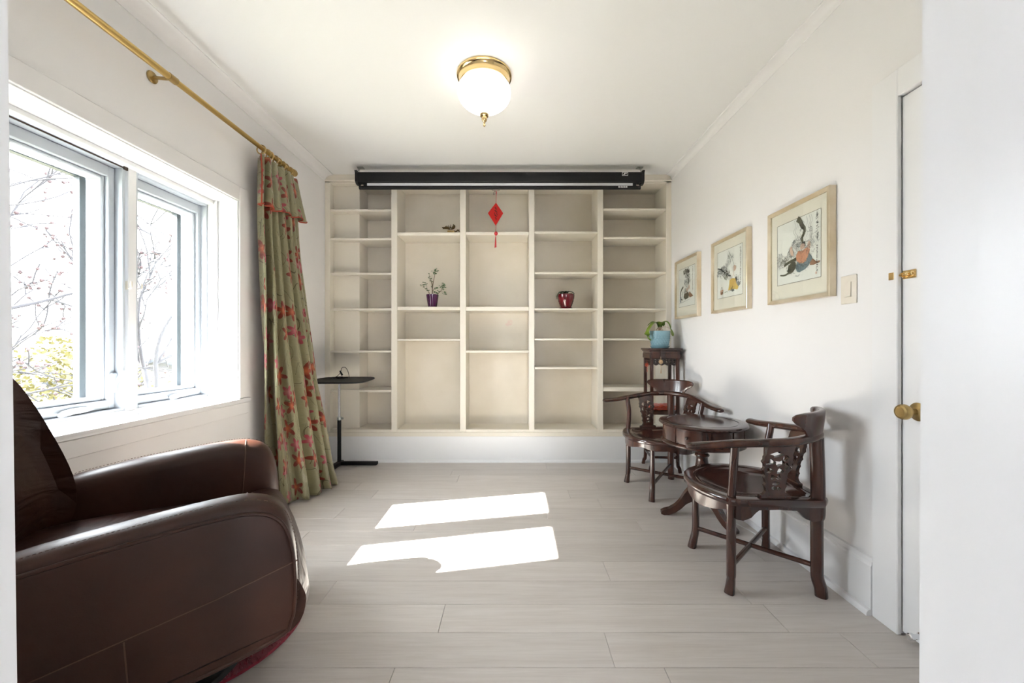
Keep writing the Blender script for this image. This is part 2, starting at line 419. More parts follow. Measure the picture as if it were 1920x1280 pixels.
# cornice: small cove down both long walls and the window wall's drop
tm = struct('trim_2')
cove = [(0, 0), (0, -0.062), (0.006, -0.062), (0.010, -0.050)] + [(0.010 + 0.066 * (1 - math.cos(a)), -0.050 + 0.040 * math.sin(a)) for a in [PI / 2 * q / 6 for q in range(1, 7)]] + [(0.082, -0.006), (0.082, 0)]
bm = B(); prism(bm, cove, lambda u, v, d: (XL + u, d, H + v), YF, YB - 0.004); obj('cornice', bm, M['wall'], tm)
tm = struct('trim_3')
bm = B(); prism(bm, cove, lambda u, v, d: (XR - u * 0.6, d, H + v * 0.85), YF, YB - 0.004); obj('cornice', bm, M['wall'], tm)
# skirting: board, cap moulding, shoe
def skirting(name, x, s, y0, y1):
    t = struct(name)
    bm = B(); prism(bm, [(0, 0), (0.022, 0), (0.022, 0.200), (0.018, 0.208), (0.018, 0.216), (0.010, 0.230), (0, 0.233)], lambda u, v, d: (x + s * u, d, v), y0, y1)
    obj('board', bm, M['trim'], t, angle=20)
    bm = B(); prism(bm, [(0.022, 0), (0.040, 0), (0.039, 0.012), (0.033, 0.022), (0.022, 0.026)], lambda u, v, d: (x + s * u, d, v), y0, y1)
    obj('shoe_moulding', bm, M['trim'], t)
skirting('baseboard_right', XR, -1, 1.592, YB - 0.02); skirting('baseboard_left', XL, 1, YF, YB - 0.02)

# ------------------------------------------------------------------ closet door
dr = struct('door_1')
bm = B()
def frame3(bm, x0, x1, ya, yb, w, ztop):                         # casing round the opening, three boards
    box(bm, x0, x1, yb, yb + w, 0.0, ztop + w, bev=0.003); box(bm, x0, x1, ya - w, ya, 0.0, ztop + w, bev=0.003)
    box(bm, x0, x1, ya, yb, ztop, ztop + w, bev=0.003)
frame3(bm, XR - 0.018, XR + 0.001, DY0 + 0.012, DY1 - 0.014, 0.106, DH - 0.006); obj('door_casing', bm, M['trim'], dr, smooth=False)
bm = B(); box(bm, XR + 0.001, XR + 0.13, DY1 - 0.003, DY1, 0, DH); box(bm, XR + 0.001, XR + 0.13, DY0, DY0 + 0.012, 0, DH); box(bm, XR + 0.001, XR + 0.13, DY0 + 0.012, DY1 - 0.003, DH - 0.004, DH)
obj('door_jamb', bm, M['trim'], dr, smooth=False)
bm = B(); box(bm, XR + 0.003, XR + 0.040, DY0 + 0.015, DY1 - 0.011, 0.014, DH - 0.009, bev=0.002); obj('door_slab', bm, M['trim'], dr, smooth=False)
bm = B(); box(bm, XR + 0.042, XR + 0.045, DY0 + 0.012, DY1 - 0.003, 0.001, DH - 0.004); obj('shadow_board', bm, M['gap'], dr, smooth=False)
Rx = Matrix.Translation((XR + 0.003, 1.427, 0.868)) @ Matrix.Rotation(-PI / 2, 4, 'Y')
bm = B(); lathe(bm, [(0, 0), (0.033, 0), (0.034, 0.003), (0.030, 0.007), (0.016, 0.010), (0.012, 0.014), (0.012, 0.034), (0.016, 0.036), (0.024, 0.042), (0.0285, 0.052), (0.0285, 0.060), (0.025, 0.068), (0.019, 0.0715), (0.019, 0.0695), (0.017, 0.0690), (0, 0.0700)], 28, M=Rx)
obj('door_knob', bm, M['oldbrass'], dr, label='aged brass ball knob on round rose')
# surface bolt across the gap
bolt = B(); zb = 1.382
box(bolt, XR - 0.001, XR + 0.003, 1.434, 1.482, zb - 0.016, zb + 0.016, bev=0.001)
tube(bolt, [(XR - 0.008, 1.440, zb), (XR - 0.008, 1.528, zb)], 0.0045, 10)
for y in (1.439, 1.458, 1.477): torus(bolt, (XR - 0.008, y, zb), 0.0062, 0.003, Matrix.Rotation(PI / 2, 3, 'X'), 14, 6)
lathe(bolt, [(0, 0), (0.005, 0), (0.006, 0.006), (0.003, 0.012), (0, 0.014)], 10, M=Matrix.Translation((XR - 0.011, 1.450, zb)) @ Matrix.Rotation(-PI / 2, 4, 'Y'))
obj('barrel_bolt', bolt, M['brass'], dr, label='small polished brass barrel bolt')
bm = B(); box(bm, XR - 0.021, XR - 0.018, 1.498, 1.518, zb - 0.014, zb + 0.014, bev=0.001)
torus(bm, (XR - 0.010, 1.508, zb), 0.0075, 0.003, Matrix.Rotation(PI / 2, 3, 'X'), 14, 6); obj('bolt_keeper', bm, M['brass'], dr)
bm = B(); Ms = Matrix.Translation((XR + 0.003, 1.418, 0.045)) @ Matrix.Rotation(-PI / 2, 4, 'Y')
lathe(bm, [(0, 0), (0.014, 0), (0.014, 0.003), (0.009, 0.006), (0.009, 0.030), (0.013, 0.032), (0.013, 0.044), (0.010, 0.048), (0, 0.048)], 16, M=Ms)
obj('door_stop', bm, M['chrome'], dr, label='chrome door stop low on the closet door')
# light switch
t = thing('light_switch', 'ivory rocker light switch on the wall right of the largest painting', 'switch', (XR, 1.717, 1.36))
bm = B(); box(bm, -0.0065, 0, -0.040, 0.040, -0.063, 0.063, bev=0.003, seg=2); obj('switch_plate', bm, M['ivory'], t)
bm = B(); prism(bm, [(-0.0065, -0.033), (-0.012, -0.033), (-0.0085, 0.033), (-0.0065, 0.033)], lambda u, v, d: (u, d, v), -0.016, 0.016)
obj('rocker', bm, M['ivory'], t, smooth=False)

# ------------------------------------------------------------------ windows in the left wall
tr = struct('trim_4')
bm = B(); cw = 0.080
box(bm, XL, XL + 0.014, WY1, WY1 + cw, WZ0, WZ1 + 0.092, bev=0.003)
box(bm, XL, XL + 0.014, WY0 - cw, WY0, WZ0, WZ1 + 0.092, bev=0.003)
box(bm, XL, XL + 0.014, WY0, WY1, WZ1, WZ1 + 0.092, bev=0.003); obj('casing', bm, M['wall'], tr, smooth=False)
bm = B(); box(bm, -1.915, -1.768, WY0 - 0.10, WY1 + 0.095, WZ0 - 0.028, WZ0, bev=0.006, seg=2)
obj('window_sill', bm, M['trim'], tr)
bm = B(); box(bm, XL, XL + 0.016, WY0 - 0.08, WY1 + 0.08, WZ0 - 0.105, WZ0 - 0.028, bev=0.004); obj('apron', bm, M['wall'], tr, smooth=False)
bm = B()                                                          # jamb lining, stop strips, inner sill slope
box(bm, -1.975, XL + 0.002, WY1 - 0.006, WY1, WZ0, WZ1); box(bm, -1.975, -1.915, WY1 - 0.018, WY1 - 0.006, WZ0, WZ1 - 0.006, bev=0.003)
box(bm, -1.975, XL + 0.002, WY0, WY0 + 0.006, WZ0, WZ1); box(bm, -1.975, XL + 0.002, WY0 + 0.006, WY1 - 0.006, WZ1 - 0.006, WZ1)
box(bm, -1.975, -1.935, WY0 + 0.006, WY1 - 0.006, WZ1 - 0.030, WZ1 - 0.006, bev=0.003)
prism(bm, [(-1.913, WZ0 - 0.03), (-1.913, WZ0 + 0.004), (-1.930, WZ0 + 0.009), (-1.960, WZ0 + 0.012), (-1.978, WZ0 + 0.020), (-1.978, WZ0 - 0.03)], lambda u, v, d: (u, d, v), WY0 + 0.006, WY1 - 0.006)
obj('jamb_lining', bm, M['trim'], tr, smooth=False)
bm = B(); box(bm, -1.9765, -1.9745, WY0 + 0.02, 1.974, WZ1 - 0.041, WZ1 - 0.034); box(bm, -1.977, -1.970, 1.955, 1.974, WZ1 - 0.046, WZ1 - 0.030)
obj('blind_slot', bm, M['gap'], tr, smooth=False)
def ring_frame(bm, x0, x1, y0, y1, z0, z1, w, wb=None, wt=None, bev=0.003):
    wb = w if wb is None else wb; wt = w if wt is None else wt
    box(bm, x0, x1, y0, y0 + w, z0, z1, bev=bev); box(bm, x0, x1, y1 - w, y1, z0, z1, bev=bev)
    box(bm, x0, x1, y0 + w, y1 - w, z0, z0 + wb, bev=bev); box(bm, x0, x1, y0 + w, y1 - w, z1 - wt, z1, bev=bev)
M['cladding'] = mat('blue_grey_cladding', (0.022, 0.030, 0.036), 0.5)
def casement(name, g0, g1, lever):
    """fixed frame, sash, glazing bead, pane, crank and (near window) a locking lever; g0..g1 is the glass"""
    t = struct(name)
    f0, f1 = g0 - 0.062, min(g1 + 0.062, WY1 - 0.006)
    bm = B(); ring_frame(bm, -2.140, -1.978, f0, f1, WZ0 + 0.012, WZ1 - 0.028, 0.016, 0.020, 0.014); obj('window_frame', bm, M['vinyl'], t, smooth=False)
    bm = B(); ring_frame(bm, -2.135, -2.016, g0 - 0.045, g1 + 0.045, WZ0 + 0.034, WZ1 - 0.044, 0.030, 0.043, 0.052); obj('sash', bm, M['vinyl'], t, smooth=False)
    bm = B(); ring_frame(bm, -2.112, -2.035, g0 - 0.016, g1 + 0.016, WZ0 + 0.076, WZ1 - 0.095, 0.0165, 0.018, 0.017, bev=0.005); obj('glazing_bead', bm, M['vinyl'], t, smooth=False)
    bm = B(); ring_frame(bm, -2.145, -2.113, g0 - 0.03, g1 + 0.001, WZ0 + 0.09, 1.9365, 0.028, 0.004, 0.006, bev=0); obj('outer_cladding', bm, M['cladding'], t, smooth=False)
    bm = B(); box(bm, -2.098, -2.092, g0 - 0.002, g1 + 0.002, 0.854, 1.937); obj('pane', bm, M['glass'], t, smooth=False)
    bm = B(); yc = g0 + 0.235
    prism(bm, blob(yc, WZ0 + 0.050, 0.065, 0.013, 14), lambda u, v, d: (d, u, v), -2.016, -1.995)
    tube(bm, cr([(-1.992, yc + 0.035, WZ0 + 0.056), (-1.984, yc + 0.01, WZ0 + 0.052), (-1.978, yc - 0.04, WZ0 + 0.046), (-1.976, yc - 0.085, WZ0 + 0.040)], 4), (0.008, 0.006), 8)
    lathe(bm, [(0, 0), (0.008, 0), (0.010, 0.008), (0.008, 0.016), (0, 0.018)], 10, c=(-1.976, yc - 0.085, WZ0 + 0.036)); obj('crank_handle', bm, M['vinyl'], t)
    if lever:
        bm = B(); y = g1 + 0.032; box(bm, -2.016, -2.000, y - 0.014, y + 0.014, 0.875, 0.972, bev=0.004)
        tube(bm, [(-1.998, y, 0.915), (-1.985, y, 0.945), (-1.972, y + 0.012, 0.985)], [(0.009, 0.006), (0.008, 0.006), (0.010, 0.005)], 8); obj('lock_lever', bm, M['vinyl'], t)
    return t
casement('window_1', 1.535, 1.907, True)
casement('window_2', 2.081, 2.451, False)
tp = struct('trim_5')
bm = B(); box(bm, -2.016, -1.972, 1.978, 2.021, WZ0 + 0.008, WZ1 - 0.006, bev=0.003); obj('mullion', bm, M['trim'], tp, smooth=False)
bm = B()                                                          # blank boards closing the opening beside the near sash
box(bm, -2.14, -1.98, WY0 + 0.006, 1.473, WZ0 + 0.012, WZ1 - 0.028, bev=0.002); obj('filler_board', bm, M['trim'], tp, smooth=False)
for i, (y, zz) in enumerate(((1.9765, 1.418), (2.030, 1.416))):   # two little wire-hook brackets
    bm = B(); x = -1.985
    box(bm, x - 0.016, x + 0.008, y - 0.0015, y + 0.0015, zz - 0.022, zz + 0.022)
    tube(bm, cr([(x + 0.008, y, zz - 0.015), (x + 0.022, y, zz - 0.018), (x + 0.030, y, zz - 0.004), (x + 0.030, y, zz + 0.020)], 4), (0.005, 0.002), 6)
    obj('hook_bracket', bm, M['ivory'], tp)

# ------------------------------------------------------------------ built-in bookcase
bk = thing('built_in_bookcase', 'wide cream built-in bookcase of five open columns filling the back wall', 'bookcase', (0, YB, 0))
D = 0.285; ZB0 = 0.284; ZT = 2.644                                # local y runs from the face (0) to the back (D)
cols = [(-1.741, -1.163), (-1.107, -0.5126), (-0.457, 0.140), (0.192, 0.790), (0.8426, 1.438)]
def part(name, *bx, m='cream', bev=0.002, parent=bk, label=None):
    bm = B(); box(bm, *bx, bev=bev); return obj(name, bm, M[m], parent, smooth=False, label=label)
part('side_panel', XL + 0.001, -1.741, 0, D, ZB0, ZT + 0.02); part('side_panel', 1.438, XR - 0.001, 0, D, ZB0, ZT + 0.02)
for a, b in ((-1.163, -1.107), (-0.5126, -0.457), (0.140, 0.192), (0.790, 0.8426)):
    part('partition', a, b, 0, D, ZB0, ZT)
# back panels with a faint scuff of pink crayon behind the centre column
mb = mat('cream_back_panel', (0.70, 0.64, 0.53), 0.45); M['back'] = mb
tcn = nd(mb, 'ShaderNodeTexCoord'); dd = nd(mb, 'ShaderNodeVectorMath', operation='DISTANCE'); dd.inputs[1].default_value = (-0.055, D, 1.335)
mpp = nd(mb, 'ShaderNodeMapping'); nzz = nd(mb, 'ShaderNodeTexNoise', i_Scale=18.0, i_Detail=4.0)
ln(mb, tcn, 'Object', dd, 0); ln(mb, tcn, 'Object', nzz, 0)
ad = nd(mb, 'ShaderNodeMath', operation='MULTIPLY_ADD', i_1=0.28); ln(mb, nzz, 0, ad, 0); ln(mb, dd, 'Value', ad, 2)
lt_ = nd(mb, 'ShaderNodeMapRange', i_1=0.145, i_2=0.175, i_3=0.32, i_4=0.0); ln(mb, ad, 0, lt_, 0)
n3 = nd(mb, 'ShaderNodeTexNoise', i_Scale=2.5, i_Detail=6.0); ln(mb, tcn, 'Object', n3, 0)
r3 = nd(mb, 'ShaderNodeValToRGB'); r3.color_ramp.elements[0].position = 0.35; r3.color_ramp.elements[1].position = 0.6
r3.color_ramp.elements[0].color = (0.66, 0.595, 0.485, 1); r3.color_ramp.elements[1].color = (0.71, 0.645, 0.54, 1); ln(mb, n3, 0, r3, 0)
mxx = nd(mb, 'ShaderNodeMix', data_type='RGBA'); mxx.inputs[7].default_value = (0.70, 0.38, 0.37, 1)
ln(mb, lt_, 0, mxx, 0); ln(mb, r3, 0, mxx, 6); ln(mb, mxx, 2, bsdf(mb), 'Base Color')
for a, b in cols: part('back_panel', a - 0.01, b + 0.01, D, D + 0.012, ZB0, ZT, m='back', bev=0)
part('top_panel', -1.741, 1.438, 0.02, D, ZT - 0.004, ZT + 0.016)
bm = B(); box(bm, XL + 0.002, XR - 0.002, 0, 0.02, ZT, H - 0.001)
prism(bm, [(0.0, ZT + 0.010), (-0.008, ZT + 0.012), (-0.012, ZT + 0.018), (-0.012, ZT + 0.024), (-0.004, ZT + 0.030), (0.0, ZT + 0.030)], lambda u, v, d: (d, u, v), XL + 0.002, XR - 0.002)
obj('fascia', bm, M['cream'], bk, smooth=False)
for a, b in cols: part('bottom_board', a, b, 0.004, D, ZB0 - 0.004, ZB0 + 0.024)
part('ledge_strip', XL + 0.002, XR - 0.002, -0.008, 0.02, ZB0 - 0.040, ZB0 - 0.002)
part('base_board', XL + 0.002, XR - 0.002, -0.002, 0.02, 0.0, ZB0 - 0.040, m='basewhite', bev=0, label='white painted plinth board')
bm = B(); prism(bm, [(0, 0), (-0.016, 0), (-0.015, 0.012), (-0.009, 0.020), (0, 0.023)], lambda u, v, d: (d, u - 0.002, v), XL + 0.002, XR - 0.002); obj('shoe_moulding', bm, M['basewhite'], bk)
# boxed-in chase in the left half of the first column
part('chase_box', -1.741, -1.493, 0.078, D, ZB0 + 0.024, ZT - 0.004)
def zpx(py): return 1.12 - (py - 644) * YB / 725
SH = [[(392, 396), (446, 450), (511, 515), (577.8, 581.8), (657, 661), (731, 735.3)],
      [(435, 441), (574.8, 581), (635.3, 638.8)],
      [(434.3, 440.3), (574.9, 582.4), (657, 661)],
      [(433.6, 437.4), (509.7, 513.4), (577.7, 581.2), (634.2, 638), (688, 692)],
      [(390.3, 394.3), (444, 447.8), (509.2, 513.2), (577.7, 581.2), (634.2, 638), (725.8, 733.5)]]
for (a, b), sh in zip(cols, SH):
    for t_, b_ in sh: part('shelf', a + 0.002, b - 0.002, 0.004, D - 0.002, zpx(b_), zpx(t_), bev=0.0015)
# ------------------------------------------------------------------ leather armchair, facing into the room
def inset_poly(poly, d):
    n = len(poly); out = []
    for i in range(n):
        p0, p1, p2 = Vector(poly[i - 1]), Vector(poly[i]), Vector(poly[(i + 1) % n])
        e1 = (p1 - p0).normalized(); e2 = (p2 - p1).normalized()
        n1 = Vector((-e1.y, e1.x)); n2 = Vector((-e2.y, e2.x)); nn = (n1 + n2)
        nn = nn.normalized() if nn.length > 1e-6 else n1
        k = 1 / max(0.5, nn.dot(n1)); out.append(p1 + nn * d * k)
    return out
def pillow(bm, poly, sections, f):
    """closed profile swept through sections (offset along the axis, inset); poly must run counter-clockwise"""
    loft(bm, [[f(p.x, p.y, o) for p in inset_poly(poly, ins)] for o, ins in sections])
ac = thing('leather_armchair', 'large dark brown leather recliner armchair with piped seams below the window', 'armchair', (-1.206, 1.304, 0.014), math.radians(35))
def close_profile(pts, n=5): return [(p.x, p.y) for p in cr([(a, b, 0) for a, b in pts], n, closed=True)]
prof = close_profile([(-0.34, 0.575), (-0.20, 0.618), (0.02, 0.646), (0.20, 0.660), (0.285, 0.650), (0.340, 0.615), (0.372, 0.55), (0.386, 0.45),
                      (0.386, 0.34), (0.376, 0.29), (0.345, 0.245), (0.18, 0.212), (-0.10, 0.190), (-0.32, 0.175), (-0.365, 0.21), (-0.37, 0.40)], 4)
prof = list(reversed(prof))
inner = close_profile([(-0.33, 0.578), (-0.20, 0.624), (0.02, 0.653), (0.20, 0.667), (0.282, 0.657), (0.335, 0.620), (0.362, 0.55), (0.374, 0.45),
                      (0.372, 0.34), (0.358, 0.30), (0.325, 0.258), (0.18, 0.225), (-0.10, 0.20), (-0.31, 0.19), (-0.355, 0.23), (-0.36, 0.40)], 4)
inner = list(reversed(inner))
for s, nm in ((-1, 'near'), (1, 'far')):
    yo = 0.460                                                   # outer face offset
    bm = B()
    pillow(bm, prof, [(yo - 0.020, 0.030), (yo - 0.001, 0.022), (yo + 0.003, 0.030), (yo + 0.0035, 0.036)], lambda u, v, d: Vector((u, s * d, v)))
    o = obj('side_panel', bm, M['leather'], ac, angle=60)
    bm = B()
    pillow(bm, inner, [(yo - 0.135, 0.055), (yo - 0.130, 0.028), (yo - 0.110, 0.008), (yo - 0.080, -0.002), (yo - 0.045, 0.0), (yo - 0.018, 0.008), (yo - 0.006, 0.022)], lambda u, v, d: Vector((u, s * d, v)))
    obj('armrest', bm, M['leather'], ac, angle=60)
    ins = inset_poly(prof, 0.0235)
    bm = B(); P = [Vector((p.x, s * (yo + 0.001), p.y)) for p in ins]; tube(bm, P + P[:1], 0.0055, 8, up=(0, 1, 0)); obj('piping', bm, M['leather'], ac)
    bm = B(); ins2 = inset_poly(inner, -0.0005)
    for k in range(0, len(ins2)):
        a, b_ = ins2[k], ins2[(k + 1) % len(ins2)]
        if a.y < 0.3: continue
        n_ = max(1, int((b_ - a).length / 0.009))
        for q in range(n_):
            p, p2 = a.lerp(b_, q / n_), a.lerp(b_, (q + 0.6) / n_)
            tube(bm, [Vector((p.x, s * (yo - 0.026), p.y)), Vector((p2.x, s * (yo - 0.026), p2.y))], 0.0009, 5)
    obj('stitching', bm, M['stitch'], ac, kind='stuff')
    # seams: a cross seam near the front of the arm, a long seam and an upright seam on the outer panel
    bm = B(); SP = [Vector((0.235, s * (yo - 0.1365), 0.42))] + [Vector((0.242, s * (yo - 0.1365), 0.52))]
    SP += [Vector((0.250 - 0.004 * abs(d - 0.08) / 0.08, s * (yo - d), z_)) for d, z_ in ((0.134, 0.618), (0.125, 0.645), (0.108, 0.6575), (0.080, 0.6650), (0.050, 0.6620), (0.022, 0.650))]
    tube(bm, cr(SP, 4), 0.0022, 6); obj('arm_seam', bm, M['stitch'], ac)
    bm = B(); tube(bm, [Vector((x, s * (yo + 0.0030), z)) for x, z in [(-0.33, 0.335), (-0.1, 0.375), (0.18, 0.425), (0.370, 0.470)]], 0.0018, 6)
    tube(bm, [Vector((x, s * (yo + 0.0030), z)) for x, z in [(0.005, 0.39), (0.012, 0.28), (0.016, 0.215)]], 0.0018, 6); obj('panel_seam', bm, M['stitch'], ac)
# seat cushion, front panel, back cushion
seatp = list(reversed(close_profile([(-0.40, 0.46), (-0.22, 0.475), (0.05, 0.462), (0.22, 0.452), (0.325, 0.43), (0.36, 0.37), (0.34, 0.32), (0.2, 0.30), (-0.2, 0.28), (-0.42, 0.28), (-0.44, 0.38)], 4)))
bm = B(); pillow(bm, seatp, [(-0.335, 0.05), (-0.328, 0.02), (-0.27, 0.004), (-0.12, -0.012), (0, -0.016), (0.12, -0.012), (0.27, 0.004), (0.328, 0.02), (0.335, 0.05)], lambda u, v, d: Vector((u, d, v)))
obj('seat_cushion', bm, M['leatherw'], ac, angle=60)
fr = list(reversed(close_profile([(0.25, 0.43), (0.32, 0.45), (0.375, 0.425), (0.410, 0.36), (0.418, 0.31), (0.400, 0.25), (0.35, 0.215), (0.27, 0.215), (0.23, 0.32)], 4)))
bm = B(); pillow(bm, fr, [(-0.420, 0.045), (-0.415, 0.02), (-0.36, 0.004), (-0.15, -0.008), (0, -0.01), (0.15, -0.008), (0.36, 0.004), (0.415, 0.02), (0.420, 0.045)], lambda u, v, d: Vector((u, d, v)))
obj('footrest_panel', bm, M['leatherw'], ac, angle=60)
backp = list(reversed(close_profile([(-0.315, 0.46), (-0.285, 0.54), (-0.300, 0.66), (-0.355, 0.84), (-0.400, 0.95), (-0.440, 0.99), (-0.475, 0.94), (-0.455, 0.76), (-0.43, 0.50), (-0.40, 0.42), (-0.36, 0.42)], 4)))
bm = B(); pillow(bm, backp, [(-0.350, 0.07), (-0.342, 0.03), (-0.30, 0.008), (-0.15, -0.012), (0, -0.018), (0.15, -0.012), (0.30, 0.008), (0.342, 0.03), (0.350, 0.07)], lambda u, v, d: Vector((u - 0.035, (d + 0.03) * (0.90 if v < 0.62 else 0.90 - 0.40 * (v - 0.62)) - 0.065, v)))
obj('back_cushion', bm, M['leatherw'], ac, angle=60)
shell = list(reversed(close_profile([(-0.36, 0.14), (-0.36, 0.50), (-0.40, 0.76), (-0.43, 0.92), (-0.47, 0.93), (-0.475, 0.82), (-0.45, 0.50), (-0.42, 0.15)], 4)))
bm = B(); pillow(bm, shell, [(-0.30, 0.03), (-0.29, 0.012), (-0.25, 0), (0.25, 0), (0.29, 0.012), (0.30, 0.03)], lambda u, v, d: Vector((u - 0.035, d * (1 if v < 0.6 else 1 - 0.5 * (v - 0.6)) - 0.04, v)))
obj('back_shell', bm, M['leather'], ac, angle=60)
bm = B(); box(bm, -0.32, 0.26, -0.36, 0.36, 0.19, 0.30, bev=0.02); obj('base_frame', bm, M['blackplastic'], ac)
bm = B(); lathe(bm, [(0, 0.004), (0.25, 0.004), (0.26, 0.012), (0.25, 0.024), (0.06, 0.05), (0.05, 0.20), (0, 0.20)], 32); obj('swivel_base', bm, M['blackplastic'], ac)

# crimson shag mat under the armchair
mat_ = B(); R0 = 0.325; rr = random.Random(3)
lathe(mat_, [(0, 0.002), (R0 - 0.01, 0.002), (R0, 0.005), (R0 - 0.005, 0.012), (0, 0.013)], 40)
for k in range(3600):
    r_ = R0 * math.sqrt(rr.random()); a = rr.uniform(0, 2 * PI); p = Vector((r_ * math.cos(a), r_ * math.sin(a), 0.010))
    tip = p + Vector((rr.uniform(-.012, .012), rr.uniform(-.012, .012), rr.uniform(0.012, 0.022)))
    w = Vector((math.sin(a * 7 + k), math.cos(a * 7 + k), 0)) * 0.0022
    mat_.faces.new([mat_.verts.new(p - w), mat_.verts.new(p + w), mat_.verts.new(tip)])
o = obj('shag_mat', mat_, M['shag'], None, smooth=False); o.location = (-1.180, 1.500, 0)
tag(o, 'round crimson shag mat half hidden beneath the leather armchair', 'mat')

# ------------------------------------------------------------------ curtain rod and curtain
RX, RZ = -1.700, 2.436
t = thing('curtain_rod', 'long brushed brass curtain rod running above the window', 'curtain rod', (RX, 1.911, RZ))
bm = B(); tube(bm, [(0, -1.2, 0), (0, 0.02, 0)], 0.0165, 20); tube(bm, [(0, 0.0, 0), (0, 1.02, 0)], 0.0145, 20); obj('rod', bm, M['rodbrass'], t)
bm = B(); tube(bm, [(0, -0.012, 0), (0, 0.032, 0)], 0.0185, 20)
tube(bm, cr([(0, 0.0, -0.008), (-0.035, 0.0, -0.006), (-0.085, 0.0, 0.0)], 5), 0.008, 12)
lathe(bm, [(0, 0), (0.027, 0), (0.029, 0.004), (0.026, 0.009), (0.010, 0.013), (0, 0.014)], 24, M=Matrix.Translation((XL - RX, 0, 0.0)) @ Matrix.Rotation(PI / 2, 4, 'Y')); obj('bracket', bm, M['oldbrass'], t)
bm = B(); lathe(bm, [(0, 0), (0.017, 0), (0.020, 0.006), (0.020, 0.018), (0.016, 0.022), (0.024, 0.034), (0.028, 0.050), (0.024, 0.066), (0.012, 0.075), (0, 0.077)], 24, M=Matrix.Translation((0, 1.02, 0)) @ Matrix.Rotation(-PI / 2, 4, 'X'))
obj('finial', bm, M['oldbrass'], t)

cu = thing('floral_curtain', 'gathered olive silk curtain with red and pink flowers, swept onto the floor', 'curtain', (-1.66, 2.80, 0))
OFF = Vector((-1.66, 2.80, 0))
top = cr([(-1.715, 2.585, 0), (-1.695, 2.66, 0), (-1.690, 2.76, 0), (-1.690, 2.87, 0), (-1.70, 2.99, 0)], 12)
bot = cr([(-1.72, 2.70, 0), (-1.645, 2.69, 0), (-1.56, 2.685, 0), (-1.480, 2.74, 0), (-1.455, 2.86, 0), (-1.425, 2.98, 0), (-1.425, 3.10, 0), (-1.50, 3.15, 0)], 8)
def along(P, s):
    L = [0]
    for a, b in zip(P[:-1], P[1:]): L.append(L[-1] + (b - a).length)
    x = s * L[-1]
    for i in range(len(P) - 1):
        if x <= L[i + 1] + 1e-9:
            f_ = (x - L[i]) / max(1e-9, L[i + 1] - L[i]); return P[i].lerp(P[i + 1], f_), (P[i + 1] - P[i]).normalized()
    return P[-1], (P[-1] - P[-2]).normalized()
NF = 6.5
def cloth(s, v, amp_top=0.024, out=0.0, flare=0.0, sl=0.0):
    """s across 0..1, v down 0..1"""
    pt, tt = along(top, s); pb, tb = along(bot, s)
    e = v ** 1.55
    p = pt.lerp(pb, e); tg = tt.lerp(tb, e).normalized(); nrm = Vector((tg.y, -tg.x, 0))
    ph = 2 * PI * NF * s + 0.55 * math.sin(5.1 * s + 2.6 * v) + 0.3 * math.sin(9 * v + 7 * s)
    amp = (amp_top + 0.020 * min(1, v * 2.2)) * (1 + 0.35 * math.sin(11 * s + 1.0)) * (1 + flare)
    f_ = math.tanh(2.3 * (math.sin(ph) + 0.32)) - 0.25
    d = amp * f_ + 0.010 * noise.noise(Vector((s * 6, v * 7, 3.1))) + out
    sway = 0.012 * math.sin(ph + 0.7) * (0.6 + 0.4 * v)
    p = p + nrm * d + tg * sway
    return p
def cloth_mesh(ns, nv, z_top, z_bot, vscale, uscale, **kw):
    bm = B(); uvl = bm.loops.layers.uv.new('UVMap'); G = []
    for j in range(nv + 1):
        v = j / nv; row = []
        for i in range(ns + 1):
            s = i / ns; p = cloth(s, v * vscale, **kw)
            zz = z_top + (z_bot - z_top) * v
            row.append((bm.verts.new(Vector((p.x, p.y, zz)) - OFF), s * uscale, zz))
        G.append(row)
    for j in range(nv):
        for i in range(ns):
            q = [G[j][i], G[j][i + 1], G[j + 1][i + 1], G[j + 1][i]]
            f_ = bm.faces.new([x[0] for x in q])
            for lp, x in zip(f_.loops, q): lp[uvl].uv = (x[1], x[2])
    return bm, G
ZC = 2.376
bm, G = cloth_mesh(300, 90, ZC, 0.012, 1.0, 2.1)
for r_ in G[-4:]:
    for i, x in enumerate(r_): x[0].co.z += 0.012 * (0.5 + 0.5 * math.sin(i * 0.21))
o = obj('drape', bm, M['silk'], cu, angle=180); md = o.modifiers.new('thick', 'SOLIDIFY'); md.thickness = 0.003
bm, G = cloth_mesh(200, 26, ZC + 0.012, 2.035, 0.16, 1.6, amp_top=0.022, out=0.0)
edge = []
for j, row in enumerate(G):
    v = j / 26
    for i, x in enumerate(row):
        s = i / 200; _, tg = along(top, s); nrm = Vector((tg.y, -tg.x, 0))
        x[0].co += nrm * (0.012 + 0.022 * v) + Vector((0, (s - 0.45) * 0.10 * v, 0.045 * s * v + 0.012 * math.sin(s * 19) * v))
    if j == 26: edge = [x[0].co.copy() for x in row]
side = [row[0][0].co.copy() for row in G]
o = obj('valance', bm, M['silk'], cu, angle=180); md = o.modifiers.new('thick', 'SOLIDIFY'); md.thickness = 0.003
bm = B(); tube(bm, edge[::2], 0.0045, 6); tube(bm, side, 0.005, 6); obj('braid_trim', bm, M['redtrim'], cu, label='rust red braid edging')
for k in range(9):
    y = 2.600 + k * 0.0445 + (0.010 if k % 2 else 0)
    bm = B(); torus(bm, (RX - OFF.x, y - OFF.y, RZ - 0.012), 0.0290, 0.0045, Matrix.Rotation(PI / 2, 3, 'X') @ Matrix.Rotation(0.18 * math.sin(k * 2.1), 3, 'Y'), 22, 8)
    torus(bm, (RX - OFF.x, y - OFF.y, RZ - 0.048), 0.006, 0.0015, Matrix.Rotation(PI / 2, 3, 'Y'), 10, 5)
    obj('curtain_ring', bm, M['oldbrass'], cu)

